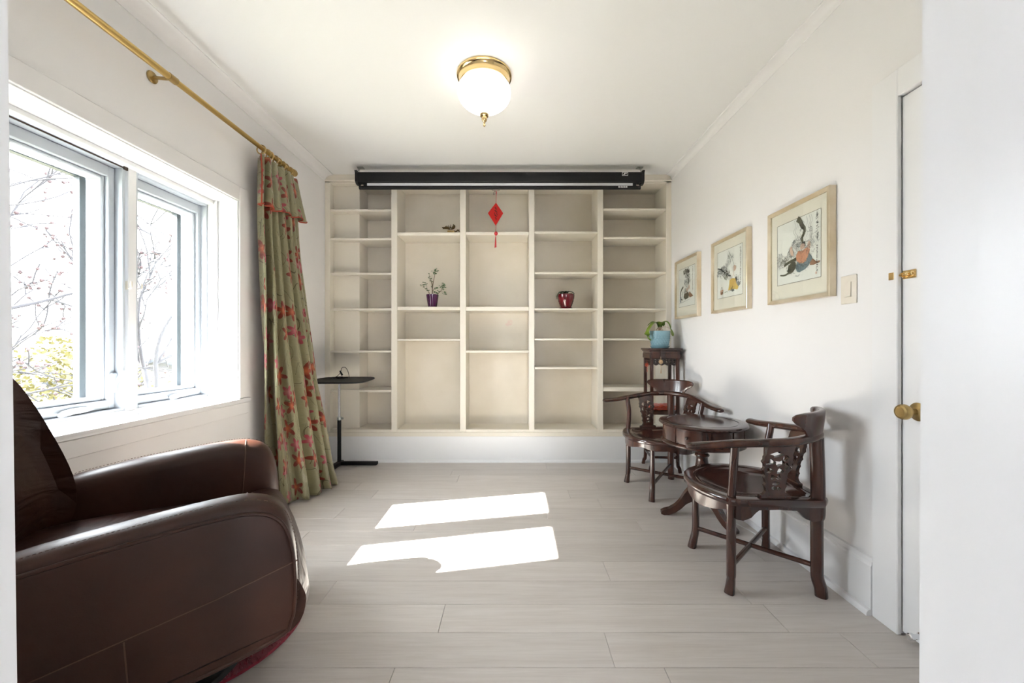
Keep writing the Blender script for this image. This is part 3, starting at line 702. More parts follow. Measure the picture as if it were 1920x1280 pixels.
# ------------------------------------------------------------------ projection screen under the ceiling
ps = thing('projection_screen', 'long black rolled-up projection screen case hung from the ceiling', 'projector screen', (-0.16, 3.46, 2.62))
X0, X1 = -1.400, 1.145                                            # local to x = -0.16 below
def L(x): return x + 0.16
bm = B(); hp = [(-0.036, -0.058), (-0.040, -0.02), (-0.040, 0.008), (-0.030, 0.022), (0.035, 0.022), (0.040, 0.0), (0.040, -0.058), (0.030, -0.066), (-0.028, -0.066)]
prism(bm, hp, lambda u, v, d: (d, u, v), L(X0) + 0.014, L(X1) - 0.014); obj('case', bm, M['black'], ps, smooth=False)
for x0, x1 in ((X0 - 0.008, X0 + 0.014), (X1 - 0.014, X1 + 0.008)):
    bm = B(); prism(bm, [(-0.042, -0.062), (-0.044, 0.012), (-0.056, 0.028), (0.044, 0.028), (0.044, -0.062), (0.020, -0.082), (-0.020, -0.082)], lambda u, v, d: (d, u, v), L(x0), L(x1)); obj('end_cap', bm, M['blackplastic'], ps, smooth=False)
bm = B(); box(bm, L(X0) + 0.085, L(X1) - 0.085, -0.004, 0.004, -0.10, -0.06); obj('screen_cloth', bm, M['screencloth'], ps, smooth=False)
bm = B(); box(bm, L(X0) + 0.055, L(X0) + 0.085, -0.010, 0.006, -0.10, -0.06); obj('black_border', bm, M['black'], ps, smooth=False); bm = B(); box(bm, L(X1) - 0.085, L(X1) - 0.055, -0.010, 0.006, -0.10, -0.06); obj('black_border', bm, M['black'], ps, smooth=False)
bm = B(); tube(bm, [(L(X0) + 0.035, -0.002, -0.106), (L(X1) - 0.035, -0.002, -0.106)], (0.015, 0.017), 14, up=(0, 0, 1)); obj('bottom_bar', bm, M['black'], ps)
for x in (X0 + 0.028, X1 - 0.028):
    bm = B(); tube(bm, [(L(x) - 0.012, -0.002, -0.106), (L(x) + 0.012, -0.002, -0.106)], 0.017, 14); obj('bar_cap', bm, M['blackplastic'], ps)
for x in (X0 + 0.004, X1 - 0.004):
    bm = B(); box(bm, L(x) - 0.028, L(x) + 0.028, 0.035, 0.085, 0.096, 0.0995)
    for dy in (0.045, 0.075): tube(bm, [(L(x) - 0.010 + dy - 0.06, 0.045, 0.097), (L(x), 0.015, 0.052), (L(x), 0.005, 0.030)], 0.0022, 6)
    torus(bm, (L(x), 0.010, 0.042), 0.009, 0.002, Matrix.Rotation(PI / 2, 3, 'X'), 12, 6); obj('ceiling_hanger', bm, M['galv'], ps)
yf = -0.0415; bm = B()
cx = L((1172 - 964) / 725 * 3.42); cz = 0.000
for a in ((cx - 0.026, cx + 0.026, cz + 0.012, cz + 0.0145), (cx - 0.026, cx + 0.026, cz - 0.0145, cz - 0.012), (cx - 0.026, cx - 0.0235, cz - 0.012, cz + 0.012), (cx + 0.0235, cx + 0.026, cz - 0.012, cz + 0.012)):
    box(bm, a[0], a[1], yf - 0.001, yf + 0.003, a[2], a[3])
prism(bm, [(cx - 0.018, cz - 0.007), (cx - 0.004, cz + 0.008), (cx + 0.006, cz + 0.008), (cx - 0.004, cz - 0.007)], lambda u, v, d: (u, d, v), yf - 0.001, yf + 0.003)
prism(bm, [(cx + 0.004, cz - 0.001), (cx + 0.010, cz + 0.007), (cx + 0.017, cz + 0.008), (cx + 0.009, cz - 0.002)], lambda u, v, d: (u, d, v), yf - 0.001, yf + 0.003)
obj('logo_badge', bm, M['white'], ps, smooth=False, label='small white outlined badge')
bm = B(); cx = L((1168 - 964) / 725 * 3.44)
for q, w in enumerate((0.010, 0.006, 0.008, 0.007, 0.009, 0.006, 0.010)): box(bm, cx - 0.040 + q * 0.0115, cx - 0.040 + q * 0.0115 + w, -0.0205, -0.0165, -0.112, -0.099 - 0.002 * (q % 2))
obj('label_sticker', bm, M['white'], ps, smooth=False)

# red good-luck charm hanging from the bottom bar
oc = thing('hanging_charm', 'red diamond good-luck charm with a tassel hanging from the screen bar', 'ornament', (-0.161, 3.435, 2.49))
bm = B(); tube(bm, cr([(-0.001, 0, -0.014), (-0.022, 0, -0.010), (-0.038, 0, -0.004), (-0.036, 0, 0.008), (-0.020, 0, 0.018), (0.018, 0, 0.018), (0.036, 0, 0.008), (0.036, 0, -0.004), (0.020, 0, -0.010), (0.002, 0, -0.014)], 4), 0.0016, 6)
tube(bm, cr([(0, 0, -0.012), (-0.012, 0, -0.020), (-0.022, 0, -0.034), (-0.018, 0, -0.050), (-0.014, 0, -0.036)], 4), 0.0014, 6); obj('wire_hook', bm, M['black'], oc)
bm = B(); tube(bm, [(0, 0, -0.012), (0.004, 0, -0.030), (0.001, 0, -0.055), (0.000, 0, -0.122)], [0.002, 0.004, 0.002, 0.002], 6); obj('cord', bm, M['redthread'], oc); bm = B(); tube(bm, [(0, 0, -0.318), (-0.003, 0, -0.385)], 0.002, 6); obj('cord', bm, M['redthread'], oc)
dm = [(0.0, -0.119), (0.103, -0.185), (-0.004, -0.323), (-0.110, -0.242)]
def dmf(u, v, d): return Vector((u * math.cos(0.93), u * math.sin(0.93) + d, v))
bm = B(); prism(bm, dm, dmf, -0.003, 0.003); obj('card', bm, M['red'], oc, smooth=False)
bm = B()
for (pts, w) in (([(-0.018, -0.140), (0.012, -0.148)], .006), ([(-0.002, -0.128), (-0.004, -0.175)], .007), ([(-0.022, -0.165), (0.020, -0.172)], .007), ([(-0.018, -0.185), (-0.024, -0.215)], .006), ([(0.006, -0.178), (0.026, -0.200)], .007), ([(-0.016, -0.205), (0.018, -0.212)], .006), ([(0.0, -0.190), (-0.002, -0.250)], .007), ([(-0.016, -0.228), (0.014, -0.236)], .006)):
    (u0, v0), (u1, v1) = pts; v0 -= 0.028; v1 -= 0.028; dx, dz = u1 - u0, v1 - v0; l = math.hypot(dx, dz); nx, nz_ = -dz / l * w / 2, dx / l * w / 2
    prism(bm, [(u0 + nx, v0 + nz_), (u1 + nx * .7, v1 + nz_ * .7), (u1 - nx * .7, v1 - nz_ * .7), (u0 - nx, v0 - nz_)], dmf, -0.0042, -0.003)
obj('brush_character', bm, M['ink'], oc, smooth=False)
bm = B(); lathe(bm, [(0, -0.372), (0.011, -0.378), (0.007, -0.388), (0.014, -0.396), (0.010, -0.406), (0.004, -0.412), (0, -0.412)], 10)
for q in range(6): box(bm, -0.016, 0.016, -0.003, 0.003, -0.003, 0.003, M=Matrix.Translation((0, 0, -0.392)) @ Matrix.Rotation(q * PI / 6, 4, 'Y'))
obj('knot', bm, M['redthread'], oc)
bm = B(); tube(bm, [(-0.003, 0, -0.41), (-0.003, 0, -0.43)], 0.003, 6)
for q in range(22):
    a = q * 2.4; r_ = 0.0055 * math.sqrt((q + .5) / 22); tube(bm, [(-0.003 + r_ * .6 * math.cos(a), r_ * .6 * math.sin(a), -0.425), (-0.005 + 1.5 * r_ * math.cos(a), 1.5 * r_ * math.sin(a), -0.51 - 0.01 * ((q * 7) % 5) / 5)], 0.0016, 5)
obj('tassel', bm, M['redthread'], oc)

# ------------------------------------------------------------------ ceiling lamp
cl = thing('ceiling_lamp', 'brass flush ceiling lamp with lit frosted glass bowl and finial', 'ceiling lamp', (-0.178, 2.309, H))
bm = B(); lathe(bm, [(0, 0), (0.160, 0), (0.163, -0.004), (0.162, -0.012), (0.154, -0.016), (0.150, -0.020), (0.144, -0.036), (0.145, -0.050), (0.149, -0.054), (0.148, -0.060), (0.140, -0.065), (0.130, -0.062), (0.128, -0.02), (0, -0.02)], 64); obj('brass_pan', bm, M['brass'], cl)
bm = B(); gp = [(0.134, -0.058), (0.152, -0.075), (0.158, -0.100), (0.155, -0.125), (0.141, -0.152), (0.114, -0.176), (0.082, -0.193), (0.052, -0.205), (0.035, -0.216), (0.026, -0.230), (0, -0.236)]
P = cr([(r_, z, 0) for r_, z in gp], 3); lathe(bm, [(max(0, p.x), p.y) for p in P[:-1]] + [(0, -0.236)], 64); obj('glass_bowl', bm, M['lamp'], cl)
bm = B(); lathe(bm, [(0, -0.226), (0.024, -0.228), (0.027, -0.235), (0.024, -0.244), (0.015, -0.249), (0.017, -0.260), (0.013, -0.272), (0.006, -0.279), (0.0045, -0.288), (0.008, -0.295), (0.005, -0.303), (0, -0.305)], 24); obj('finial', bm, M['brass'], cl)
# ------------------------------------------------------------------ rosewood corner chairs
def corner_chair(label, loc, rotz):
    """local +y is the way the chair faces; the back corner leg stands at -y, side legs at -x and +x"""
    t = thing('corner_chair', label, 'chair', loc, rotz); W_ = M['wood']; d = 0.265; SH_ = 0.435
    # seat: corner at the back, round front; dished panel inside a moulded groove
    def outline(k=1.0):
        half = [(0.030, -0.300), (0.285, -0.045), (0.300, -0.020), (0.300, 0.010)]
        arc = [(0.288, 0.070), (0.262, 0.140), (0.215, 0.210), (0.150, 0.265), (0.075, 0.298), (0.0, 0.308)]
        R_ = half + arc; full = R_ + [(-x, y) for x, y in reversed(R_[:-1])]
        P = [full[0], ((full[0][0] + full[1][0]) / 2, (full[0][1] + full[1][1]) / 2)] + full[1:-1] + [((full[-1][0] + full[-2][0]) / 2, (full[-1][1] + full[-2][1]) / 2), full[-1]]
        c = Vector((0, 0.0)); return [Vector((x * k, (y - 0.0) * k)) for x, y in P]
    bm = B(); loops = []
    for k, z in ((0.965, -0.034), (0.992, -0.031), (1.0, -0.022), (1.0, -0.012), (0.988, -0.003), (0.965, 0.0), (0.84, 0.0), (0.83, -0.004), (0.815, -0.004), (0.805, 0.0), (0.76, -0.001), (0.74, -0.006), (0.50, -0.011), (0.2, -0.013)):
        loops.append([Vector((p.x, p.y + (1 - k) * 0.015, SH_ + z)) for p in outline(k)])
    loft(bm, loops); obj('seat', bm, M['woodtop'], t, angle=50)
    # aprons: straight scalloped boards along the two back sides, bowed one round the front
    for s in (-1, 1):
        a = Vector((0.012 * s, -0.268, 0)); b = Vector((0.268 * s, -0.012, 0)); Lb = (b - a).length; dr_ = (b - a).normalized(); nr = Vector((dr_.y, -dr_.x, 0)) * s
        pr = [(0, 0), (Lb, 0), (Lb, -0.060), (Lb - 0.03, -0.066), (Lb - 0.065, -0.052), (Lb - 0.085, -0.030), (Lb - 0.10, -0.018), (Lb / 2, -0.014), (0.10, -0.018), (0.085, -0.030), (0.065, -0.052), (0.03, -0.066), (0, -0.060)]
        bm = B(); prism(bm, pr, lambda u, v, dd: a + dr_ * u + nr * dd + Vector((0, 0, SH_ - 0.033 + v)), 0.0, 0.020); obj('apron', bm, W_, t, smooth=False)
    bm = B(); P = [p for p in outline(0.93) if p.y > -0.03]; P.sort(key=lambda p: math.atan2(p.y + 0.05, p.x)); P = cr([(p.x, p.y, 0) for p in P], 4)
    n = len(P); R_ = []
    for i, p in enumerate(P):
        s = i / (n - 1); dep = 0.020 + 0.040 * math.sin(PI * (2 * s % 1.0)) ** 2 + 0.022 * math.exp(-((s - 0.5) / 0.05) ** 2)
        q = p * 0.93; zt = SH_ - 0.033
        R_.append([bm.verts.new(v) for v in ((p.x, p.y, zt), (p.x, p.y, zt - dep), (q.x, q.y, zt - dep), (q.x, q.y, zt))])
    for a_, b_ in zip(R_[:-1], R_[1:]):
        for k in range(4): bm.faces.new((a_[k], a_[(k + 1) % 4], b_[(k + 1) % 4], b_[k]))
    bm.faces.new(R_[0]); bm.faces.new(list(reversed(R_[-1]))); obj('apron', bm, W_, t, angle=50)
    # legs with club feet; three rise past the seat to carry the arm rail
    def leg(pts, r): bm = B(); tube(bm, cr(pts, 5), r, 14, up=(0.0001, 1, 0), sq=0.5); obj('leg', bm, W_, t)
    for s in (-1, 1):
        leg([((d + 0.012) * s, 0.004, 0.0), ((d + 0.006) * s, 0, 0.05), (d * s, 0, 0.11), (d * s, 0, 0.30), ((d + 0.002) * s, -0.002, 0.42), ((d - 0.002) * s, -0.006, 0.50), ((d - 0.002) * s, -0.010, 0.58), ((d + 0.010) * s, -0.018, 0.65), ((d + 0.016) * s, -0.020, 0.685)],
            [0.021 - 0.0006 * k if k < 8 else (0.0185 if k < 20 else 0.0165) for k in range(41)])
    leg([(0, d + 0.020, 0.0), (0, d + 0.010, 0.05), (0, d, 0.11), (0, d, 0.25), (0, d, SH_ - 0.030)], [0.0215 - 0.0004 * k for k in range(21)])
    leg([(0, -d - 0.016, 0.0), (0, -d - 0.013, 0.035), (0, -d - 0.002, 0.075), (0, -d, 0.13), (0, -d, 0.33), (0, -d + 0.001, 0.345), (0, -d - 0.004, 0.365), (0, -d - 0.004, 0.45), (0, -d - 0.002, 0.58), (0, -d + 0.002, 0.700)],
        [0.024 if k < 22 else 0.027 for k in range(46)])
    for (a, b, z) in (((0, -d, 0.127), (0, d, 0.113), 0), ((-d, 0, 0.120), (d, 0, 0.120), 1)):
        bm = B(); tube(bm, [Vector(a), Vector(b)], 0.0115, 12); obj('stretcher', bm, W_, t)
    # arm rail: yoke curve, dropping towards the tips
    rp = [(0.425, 0.130, 0.662), (0.352, 0.055, 0.668), (0.288, -0.030, 0.680), (0.190, -0.180, 0.696), (0.102, -0.243, 0.706), (0.0, -0.264, 0.710)]
    rail = cr(rp + [(-x, y, z) for x, y, z in reversed(rp[:-1])], 7); n = len(rail)
    rad = []
    for i in range(n):
        q = abs(2 * i / (n - 1) - 1); e = min(1.0, (1 - q) / 0.04); e = 0.55 + 0.45 * math.sin(e * PI / 2)
        rad.append(((0.0235 + 0.003 * max(0, q - 0.85) / 0.15) * e, (0.0165 + 0.003 * (1 - q)) * e))
    bm = B(); tube(bm, rail, rad, 16, up=(0, 0, 1)); obj('arm_rail', bm, M['wood'], t)
    def railpt(sd):
        pts = [Vector((p.x, p.y, 0)) for p in rail]; mid = n // 2
        i = mid; acc = 0; stp = 1 if sd >= 0 else -1
        while acc < abs(sd) and 0 < i < n - 1:
            l = (pts[i + stp] - pts[i]).length
            if acc + l >= abs(sd):
                f_ = (abs(sd) - acc) / l; return pts[i].lerp(pts[i + stp], f_), (pts[i + 1] - pts[i]).normalized()
            acc += l; i += stp
        return pts[i], (pts[min(i + 1, n - 1)] - pts[max(i - 1, 0)]).normalized()
    # crest: mushroom-shaped slab bent round the back of the rail
    bm = B(); zs = [0.0, 0.02, 0.04, 0.055, 0.07, 0.085, 0.098, 0.108, 0.114]; hw = [0.105, 0.112, 0.128, 0.150, 0.172, 0.185, 0.184, 0.170, 0.140]
    hw = hw[:]; front, back = [], []
    for z, w in zip(zs, hw):
        fr_, bk_ = [], []
        for k in range(17):
            s = -1 + 2 * k / 16; p, tg = railpt(s * w); nr = Vector((tg.y, -tg.x, 0)); 
            if nr.dot(Vector((0, -1, 0))) < 0: nr = -nr
            edge_ = min(1.0, (1 - abs(s)) / 0.10); th = 0.013 * (0.35 + 0.65 * math.sqrt(max(0, edge_))) * (0.6 if z > 0.11 else 1)
            base = p + nr * (0.004 + 0.20 * z - 0.2 * (z / 0.12) ** 2 * 0.06); zz = 0.712 + z - 0.004 * abs(s)
            fr_.append(bm.verts.new((base.x - nr.x * th, base.y - nr.y * th, zz))); bk_.append(bm.verts.new((base.x + nr.x * th, base.y + nr.y * th, zz)))
        front.append(fr_); back.append(bk_)
    m_ = len(zs)
    for j in range(m_ - 1):
        for k in range(16):
            bm.faces.new((front[j][k], front[j][k + 1], front[j + 1][k + 1], front[j + 1][k])); bm.faces.new((back[j][k], back[j + 1][k], back[j + 1][k + 1], back[j][k + 1]))
        for k in (0, 16): bm.faces.new((front[j][k], front[j + 1][k], back[j + 1][k], back[j][k]))
    for k in range(16):
        bm.faces.new((front[0][k], back[0][k], back[0][k + 1], front[0][k + 1])); bm.faces.new((front[-1][k], front[-1][k + 1], back[-1][k + 1], back[-1][k]))
    obj('crest_rail', bm, M['wood'], t, angle=50)
    # pierced splats leaning out from seat to rail
    hs = [blob(-0.012, 0.205, 0.020, 0.010, 10, .35, 0.6, 4), blob(0.030, 0.188, 0.011, 0.013, 8, .2), blob(-0.030, 0.168, 0.016, 0.011, 10, .3, 1.2), blob(0.010, 0.163, 0.018, 0.011, 10, .35, 2.0, 4), blob(0.038, 0.150, 0.008, 0.014, 8, .2),
          blob(-0.030, 0.128, 0.012, 0.010, 8, .3), blob(0.015, 0.126, 0.012, 0.011, 8, .3, 1.0), blob(-0.014, 0.098, 0.009, 0.009, 3 * 3, .35), blob(0.012, 0.097, 0.009, 0.010, 9, .35, 2.0), blob(0.0, 0.070, 0.014, 0.008, 8, .2), blob(-0.008, 0.048, 0.009, 0.006, 8, .2), blob(0.014, 0.046, 0.007, 0.007, 8, .2)]
    hl = [(0.062, 0.0), (0.064, 0.008), (0.058, 0.016), (0.047, 0.022), (0.040, 0.034), (0.043, 0.048), (0.049, 0.058), (0.043, 0.066), (0.045, 0.082), (0.052, 0.094), (0.047, 0.102), (0.051, 0.118), (0.060, 0.130), (0.054, 0.139), (0.056, 0.155), (0.066, 0.168), (0.060, 0.178), (0.062, 0.192), (0.056, 0.204), (0.058, 0.222), (0.060, 0.262)]
    ol = [(x, y) for x, y in hl] + [(-x, y) for x, y in reversed(hl)]
    for s in (-1, 1):
        c0 = Vector((0.150 * s, -0.138, 0)); along_ = Vector((0.707 * s, 0.707, 0)); out_ = Vector((0.707 * s, -0.707, 0))
        def ff(x, y, z): 
            q = y / 0.262; o_ = out_ * (0.052 * q - 0.016 * math.sin(PI * q) + z); return c0 + along_ * (x * s) + o_ + Vector((0, 0, SH_ - 0.002 + y))
        bm = B(); fretwork(bm, ol, [[(sum(q[0] for q in h_) / len(h_) * -.22 + x * 1.22, sum(q[1] for q in h_) / len(h_) * -.22 + y * 1.22) for x, y in h_] for h_ in hs], 0.017, ff)
        box(bm, -0.068, 0.068, -0.013, 0.013, 0.0, 0.016, bev=0.004, M=Matrix.Translation(c0 + Vector((0, 0, SH_ - 0.002))) @ Matrix.Rotation(math.atan2(along_.y, along_.x), 4, 'Z'))
        obj('carved_splat', bm, M['wood'], t, smooth=False)
    return t
ch1 = corner_chair('dark rosewood corner chair with carved splats, nearest the white closet door', (1.173, 1.922, 0), math.radians(42.7))
ch2 = copy_thing(ch1, (1.140, 2.975, 0), math.radians(144.8), 'dark rosewood corner chair with carved splats, in front of the plant stand')
for c in (ch1, ch2): c['group'] = 'rosewood corner chairs by the round table'

# ------------------------------------------------------------------ round pedestal table
tb = thing('round_pedestal_table', 'round dark rosewood pedestal table with a small drawer between the chairs', 'table', (1.213, 2.495, 0))
bm = B(); lathe(bm, [(0, 0.598), (0.235, 0.598), (0.252, 0.601), (0.262, 0.608), (0.262, 0.613), (0.257, 0.620), (0.249, 0.623), (0.212, 0.623), (0.2095, 0.6205), (0.2055, 0.6205), (0.203, 0.623), (0, 0.623)], 72); obj('tabletop', bm, M['woodtop'], tb, angle=25)
bm = B(); lathe(bm, [(0, 0.505), (0.232, 0.505), (0.232, 0.598), (0, 0.598)], 72); obj('drum_apron', bm, M['wood'], tb)
for k in range(8):
    a = math.radians(22 + 45 * k); bm = B(); box(bm, 0.228, 0.237, -0.012, 0.012, 0.506, 0.597, bev=0.002, M=Matrix.Rotation(a, 4, 'Z')); obj('drum_post', bm, M['wood'], tb, smooth=False)
bm = B(); a0, a1 = math.radians(208), math.radians(243); LP = [(0.2385 * math.cos(a0 + (a1 - a0) * k / 12), 0.2385 * math.sin(a0 + (a1 - a0) * k / 12)) for k in range(13)] + [(0.225 * math.cos(a1 - (a1 - a0) * k / 12), 0.225 * math.sin(a1 - (a1 - a0) * k / 12)) for k in range(13)]
prism(bm, LP, lambda u, v, dd: (u, v, dd), 0.518, 0.586); dw = obj('drawer', bm, M['wood'], tb, angle=40)
am = (a0 + a1) / 2 - 0.02; bm = B(); lathe(bm, [(0, 0), (0.005, 0), (0.005, 0.006), (0.009, 0.010), (0.010, 0.015), (0.006, 0.020), (0, 0.021)], 14, M=Matrix.Translation((0.238 * math.cos(am), 0.238 * math.sin(am), 0.552)) @ Matrix.Rotation(am, 4, 'Z') @ Matrix.Rotation(PI / 2, 4, 'Y')); obj('knob', bm, M['wooddark'], dw)
bm = B(); lathe(bm, [(0, 0.478), (0.215, 0.478), (0.238, 0.480), (0.250, 0.487), (0.250, 0.494), (0.242, 0.501), (0.234, 0.506), (0, 0.506)], 72); obj('lower_moulding', bm, M['wood'], tb, angle=25)
bm = B(); lathe(bm, [(0, 0.478), (0.055, 0.478), (0.052, 0.466), (0.040, 0.462), (0.036, 0.452), (0.044, 0.444), (0.046, 0.436), (0.036, 0.428), (0.034, 0.418), (0.042, 0.410), (0.044, 0.402), (0.036, 0.394), (0.034, 0.380), (0.038, 0.350), (0.046, 0.310), (0.050, 0.275), (0.047, 0.250), (0.038, 0.232), (0.042, 0.224), (0.042, 0.214), (0.036, 0.206), (0.044, 0.196), (0.046, 0.130), (0.040, 0.112), (0.022, 0.100), (0, 0.098)], 40); obj('pedestal', bm, M['wood'], tb, angle=40)
for a in (math.radians(168), math.radians(291), math.radians(48)):
    bm = B(); prof = [(0.030, 0.195), (0.055, 0.195), (0.085, 0.182), (0.110, 0.150), (0.135, 0.105), (0.165, 0.070), (0.200, 0.046), (0.235, 0.034), (0.252, 0.022), (0.252, 0.006), (0.235, 0.0), (0.205, 0.004), (0.165, 0.022), (0.130, 0.050), (0.100, 0.082), (0.070, 0.100), (0.030, 0.100)]
    prism(bm, prof, lambda u, v, dd: Matrix.Rotation(a, 3, 'Z') @ Vector((u, dd, v)), -0.019, 0.019); bmesh.ops.bevel(bm, geom=[e for e in bm.edges if len(e.link_faces) == 2 and e.calc_face_angle() > 1.2], offset=0.005, segments=2, affect='EDGES'); obj('leg', bm, M['wood'], tb, angle=40)

# ------------------------------------------------------------------ carved plant stand
st = thing('plant_stand', 'tall square rosewood plant stand with carved aprons in the far corner', 'plant stand', (1.322, 3.482, 0), math.radians(-5)); S = 0.124
for sx in (-1, 1):
    for sy in (-1, 1):
        bm = B(); x, y = sx * (S - 0.014), sy * (S - 0.014)
        tube(bm, cr([(x + sx * 0.016, y + sy * 0.016, 0), (x + sx * 0.010, y + sy * 0.010, 0.04), (x, y, 0.09), (x, y, 0.4), (x, y, 0.8), (x, y, 1.02)], 5), 0.0145, 12, up=(0.0001, 1, 0), sq=0.8); obj('leg', bm, M['wood'], st)
bm = B(); box(bm, -S - 0.020, S + 0.020, -S - 0.020, S + 0.020, 1.062, 1.080, bev=0.004); box(bm, -S - 0.010, S + 0.010, -S - 0.010, S + 0.010, 1.050, 1.062, bev=0.003); obj('top', bm, M['woodtop'], st, smooth=False)
bm = B(); box(bm, -S - 0.001, S + 0.001, -S - 0.001, S + 0.001, 1.034, 1.050); box(bm, -S - 0.006, S + 0.006, -S - 0.006, S + 0.006, 0.990, 1.034, bev=0.003); obj('frieze', bm, M['wood'], st, smooth=False)
wv = 2 * (S - 0.026); rr = random.Random(5)
for k in range(4):
    R_ = Matrix.Rotation(k * PI / 2, 3, 'Z')
    hl_ = []
    for i in range(6):
        for j in range(2):
            cx_, cz_ = -wv / 2 + wv * (i + 0.5) / 6, -0.016 - 0.022 * j
            hl_.append(blob(cx_ + rr.uniform(-.003, .003), cz_, 0.009 + rr.uniform(0, .003), 0.0065 + rr.uniform(0, .002), 9, .3, rr.uniform(0, 6), rr.choice((2, 3, 4))))
    bt = [(-wv / 2 + wv * i / 16, -0.058 + 0.006 * math.cos(i * PI / 2) + (0.006 if i in (0, 16) else 0)) for i in range(17)]
    bm = B(); fretwork(bm, [(-wv / 2, 0.0), (wv / 2, 0.0)][::-1] + bt, hl_, 0.012, lambda x, y, z: R_ @ Vector((x, -(S - 0.016) + z, 0.992 + y))); obj('carved_apron', bm, M['wooddark'], st, smooth=False)
bm = B(); box(bm, -S + 0.01, S - 0.01, -S + 0.01, S - 0.01, 0.515, 0.530, bev=0.002); obj('shelf', bm, M['wood'], st, smooth=False)
for k in range(4):
    bm = B(); box(bm, -S + 0.02, S - 0.02, -S + 0.004, -S + 0.022, 0.500, 0.517, bev=0.003, M=Matrix.Rotation(k * PI / 2, 4, 'Z')); obj('shelf_rail', bm, M['wood'], st, smooth=False)
    bm = B(); box(bm, -S + 0.02, S - 0.02, -S + 0.006, -S + 0.022, 0.118, 0.138, bev=0.003, M=Matrix.Rotation(k * PI / 2, 4, 'Z')); obj('stretcher', bm, M['wood'], st, smooth=False)
# folded orange cloth on its shelf, little charms hung from its front apron
M['orange'] = mat('orange_cloth', (0.62, 0.075, 0.022), 0.7, sheen=0.3); M['cream2'] = mat('cream_silk_charm', (0.62, 0.42, 0.24), 0.6)
bm = B(); GW = 18
for lay in range(3):
    rows = []
    for j in range(13):
        rows.append([(-0.092 + 0.184 * i / GW + 0.006 * math.sin(j * 1.3 + lay), -0.088 + 0.176 * j / 12 + 0.006 * math.sin(i + lay * 2), 0.5335 + lay * 0.011 + 0.012 * (noise.noise(Vector((i * .35, j * .35, lay * 3))) + 0.4) * (1 if lay else .4)) for i in range(GW + 1)])
    V_ = [[bm.verts.new(p) for p in r_] for r_ in rows]
    for j in range(12):
        for i in range(GW): bm.faces.new((V_[j][i], V_[j][i + 1], V_[j + 1][i + 1], V_[j + 1][i]))
o = obj('folded_cloth', bm, M['orange'], None, angle=180); o.location = (1.322, 3.482, 0.003); md = o.modifiers.new('thick', 'SOLIDIFY'); md.thickness = 0.007; md.offset = 1
tag(o, 'folded bright orange cloth on the shelf of the plant stand', 'cloth')
def charm(x, z, c, label, n):
    t = thing('knot_charm', label, 'ornament', x, math.radians(-5)); bm = B()
    for q in range(n): torus(bm, (0.011 * math.cos(q * 2 * PI / n), 0, 0.011 * math.sin(q * 2 * PI / n)), 0.006, 0.0022, Matrix.Rotation(PI / 2, 3, 'X'), 10, 6)
    bmesh.ops.create_icosphere(bm, subdivisions=2, radius=0.008); obj('knot', bm, M[c], t)
    bm = B(); tube(bm, [(0, 0.002, 0.045), (0, 0, 0.012), (0.001, 0, -0.05)], 0.0014, 5)
    for q in range(7): tube(bm, [(0.001, 0, -0.048), (0.001 + 0.004 * math.cos(q), 0.004 * math.sin(q), -z)], 0.0012, 5)
    bmesh.ops.create_icosphere(bm, subdivisions=1, radius=0.005, matrix=Matrix.Translation((0.0005, 0, -0.034))); obj('tassel', bm, M[c], t)
charm((1.272, 3.352, 0.962), 0.100, 'cream2', 'pale gold knot charm with a tassel on the plant stand front', 8)
charm((1.192, 3.470, 0.930), 0.060, 'orange', 'small orange knot charm hanging on the plant stand left side', 5)

# ------------------------------------------------------------------ pots and plants
M['bluepot'] = mat('pale_blue_glaze', (0.20, 0.36, 0.43), 0.18, coat=0.4)
M['purplepot'] = mat('purple_glaze', (0.055, 0.006, 0.045), 0.12, coat=0.6)
M['redpot'] = mat('oxblood_glaze', (0.13, 0.006, 0.012), 0.12, coat=0.6)
M['soil'] = mat('bark_soil', (0.16, 0.10, 0.06), 0.9); add_bump(M['soil'], 120, 0.6, 0.006)
M['leaf'] = mat('orchid_leaf', (0.10, 0.20, 0.022), 0.35); add_var(M['leaf'], (0.05, 0.13, 0.015, 1), (0.20, 0.29, 0.03, 1), scale=8)
M['darkleaf'] = mat('dark_leaf', (0.018, 0.045, 0.014), 0.35); M['jade'] = mat('jade_leaf', (0.055, 0.13, 0.03), 0.4)
M['stem'] = mat('woody_stem', (0.14, 0.095, 0.055), 0.7); M['root'] = mat('pale_root', (0.55, 0.42, 0.30), 0.7)
def strap_leaf(bm, pts, w, th=0.0025):
    P = cr(pts, 5); n = len(P); R_ = []
    for i, p in enumerate(P):
        T = (P[min(i + 1, n - 1)] - P[max(i - 1, 0)]).normalized(); s = T.cross(Vector((0, 0, 1)))
        if s.length < 0.05: s = R_[-1][1] if R_ else Vector((0, 1, 0))
        s.normalize(); u = s.cross(T)
        q = i / (n - 1); ww = w * (0.35 + 0.65 * math.sin(PI * min(1, 0.12 + 0.88 * q)) ** 0.6) if q < 0.999 else 0.001
        R_.append(([bm.verts.new(v) for v in (p - s * ww + u * 0.15 * ww, p - u * 0.1 * ww, p + s * ww + u * 0.15 * ww, p - u * (0.1 * ww + th))], s))
    for (a, _), (b, _) in zip(R_[:-1], R_[1:]):
        for k in range(4): bm.faces.new((a[k], a[(k + 1) % 4], b[(k + 1) % 4], b[k]))
pt = thing('potted_orchid', 'arching green orchid in a pale blue dimpled pot on the plant stand', 'potted plant', (1.300, 3.450, 1.080))
bm = B(); lathe(bm, [(0, 0.0), (0.070, 0.0), (0.076, 0.006), (0.084, 0.018), (0.085, 0.022), (0.078, 0.022), (0.072, 0.012), (0, 0.010)], 40); obj('saucer', bm, M['bluepot'], pt)
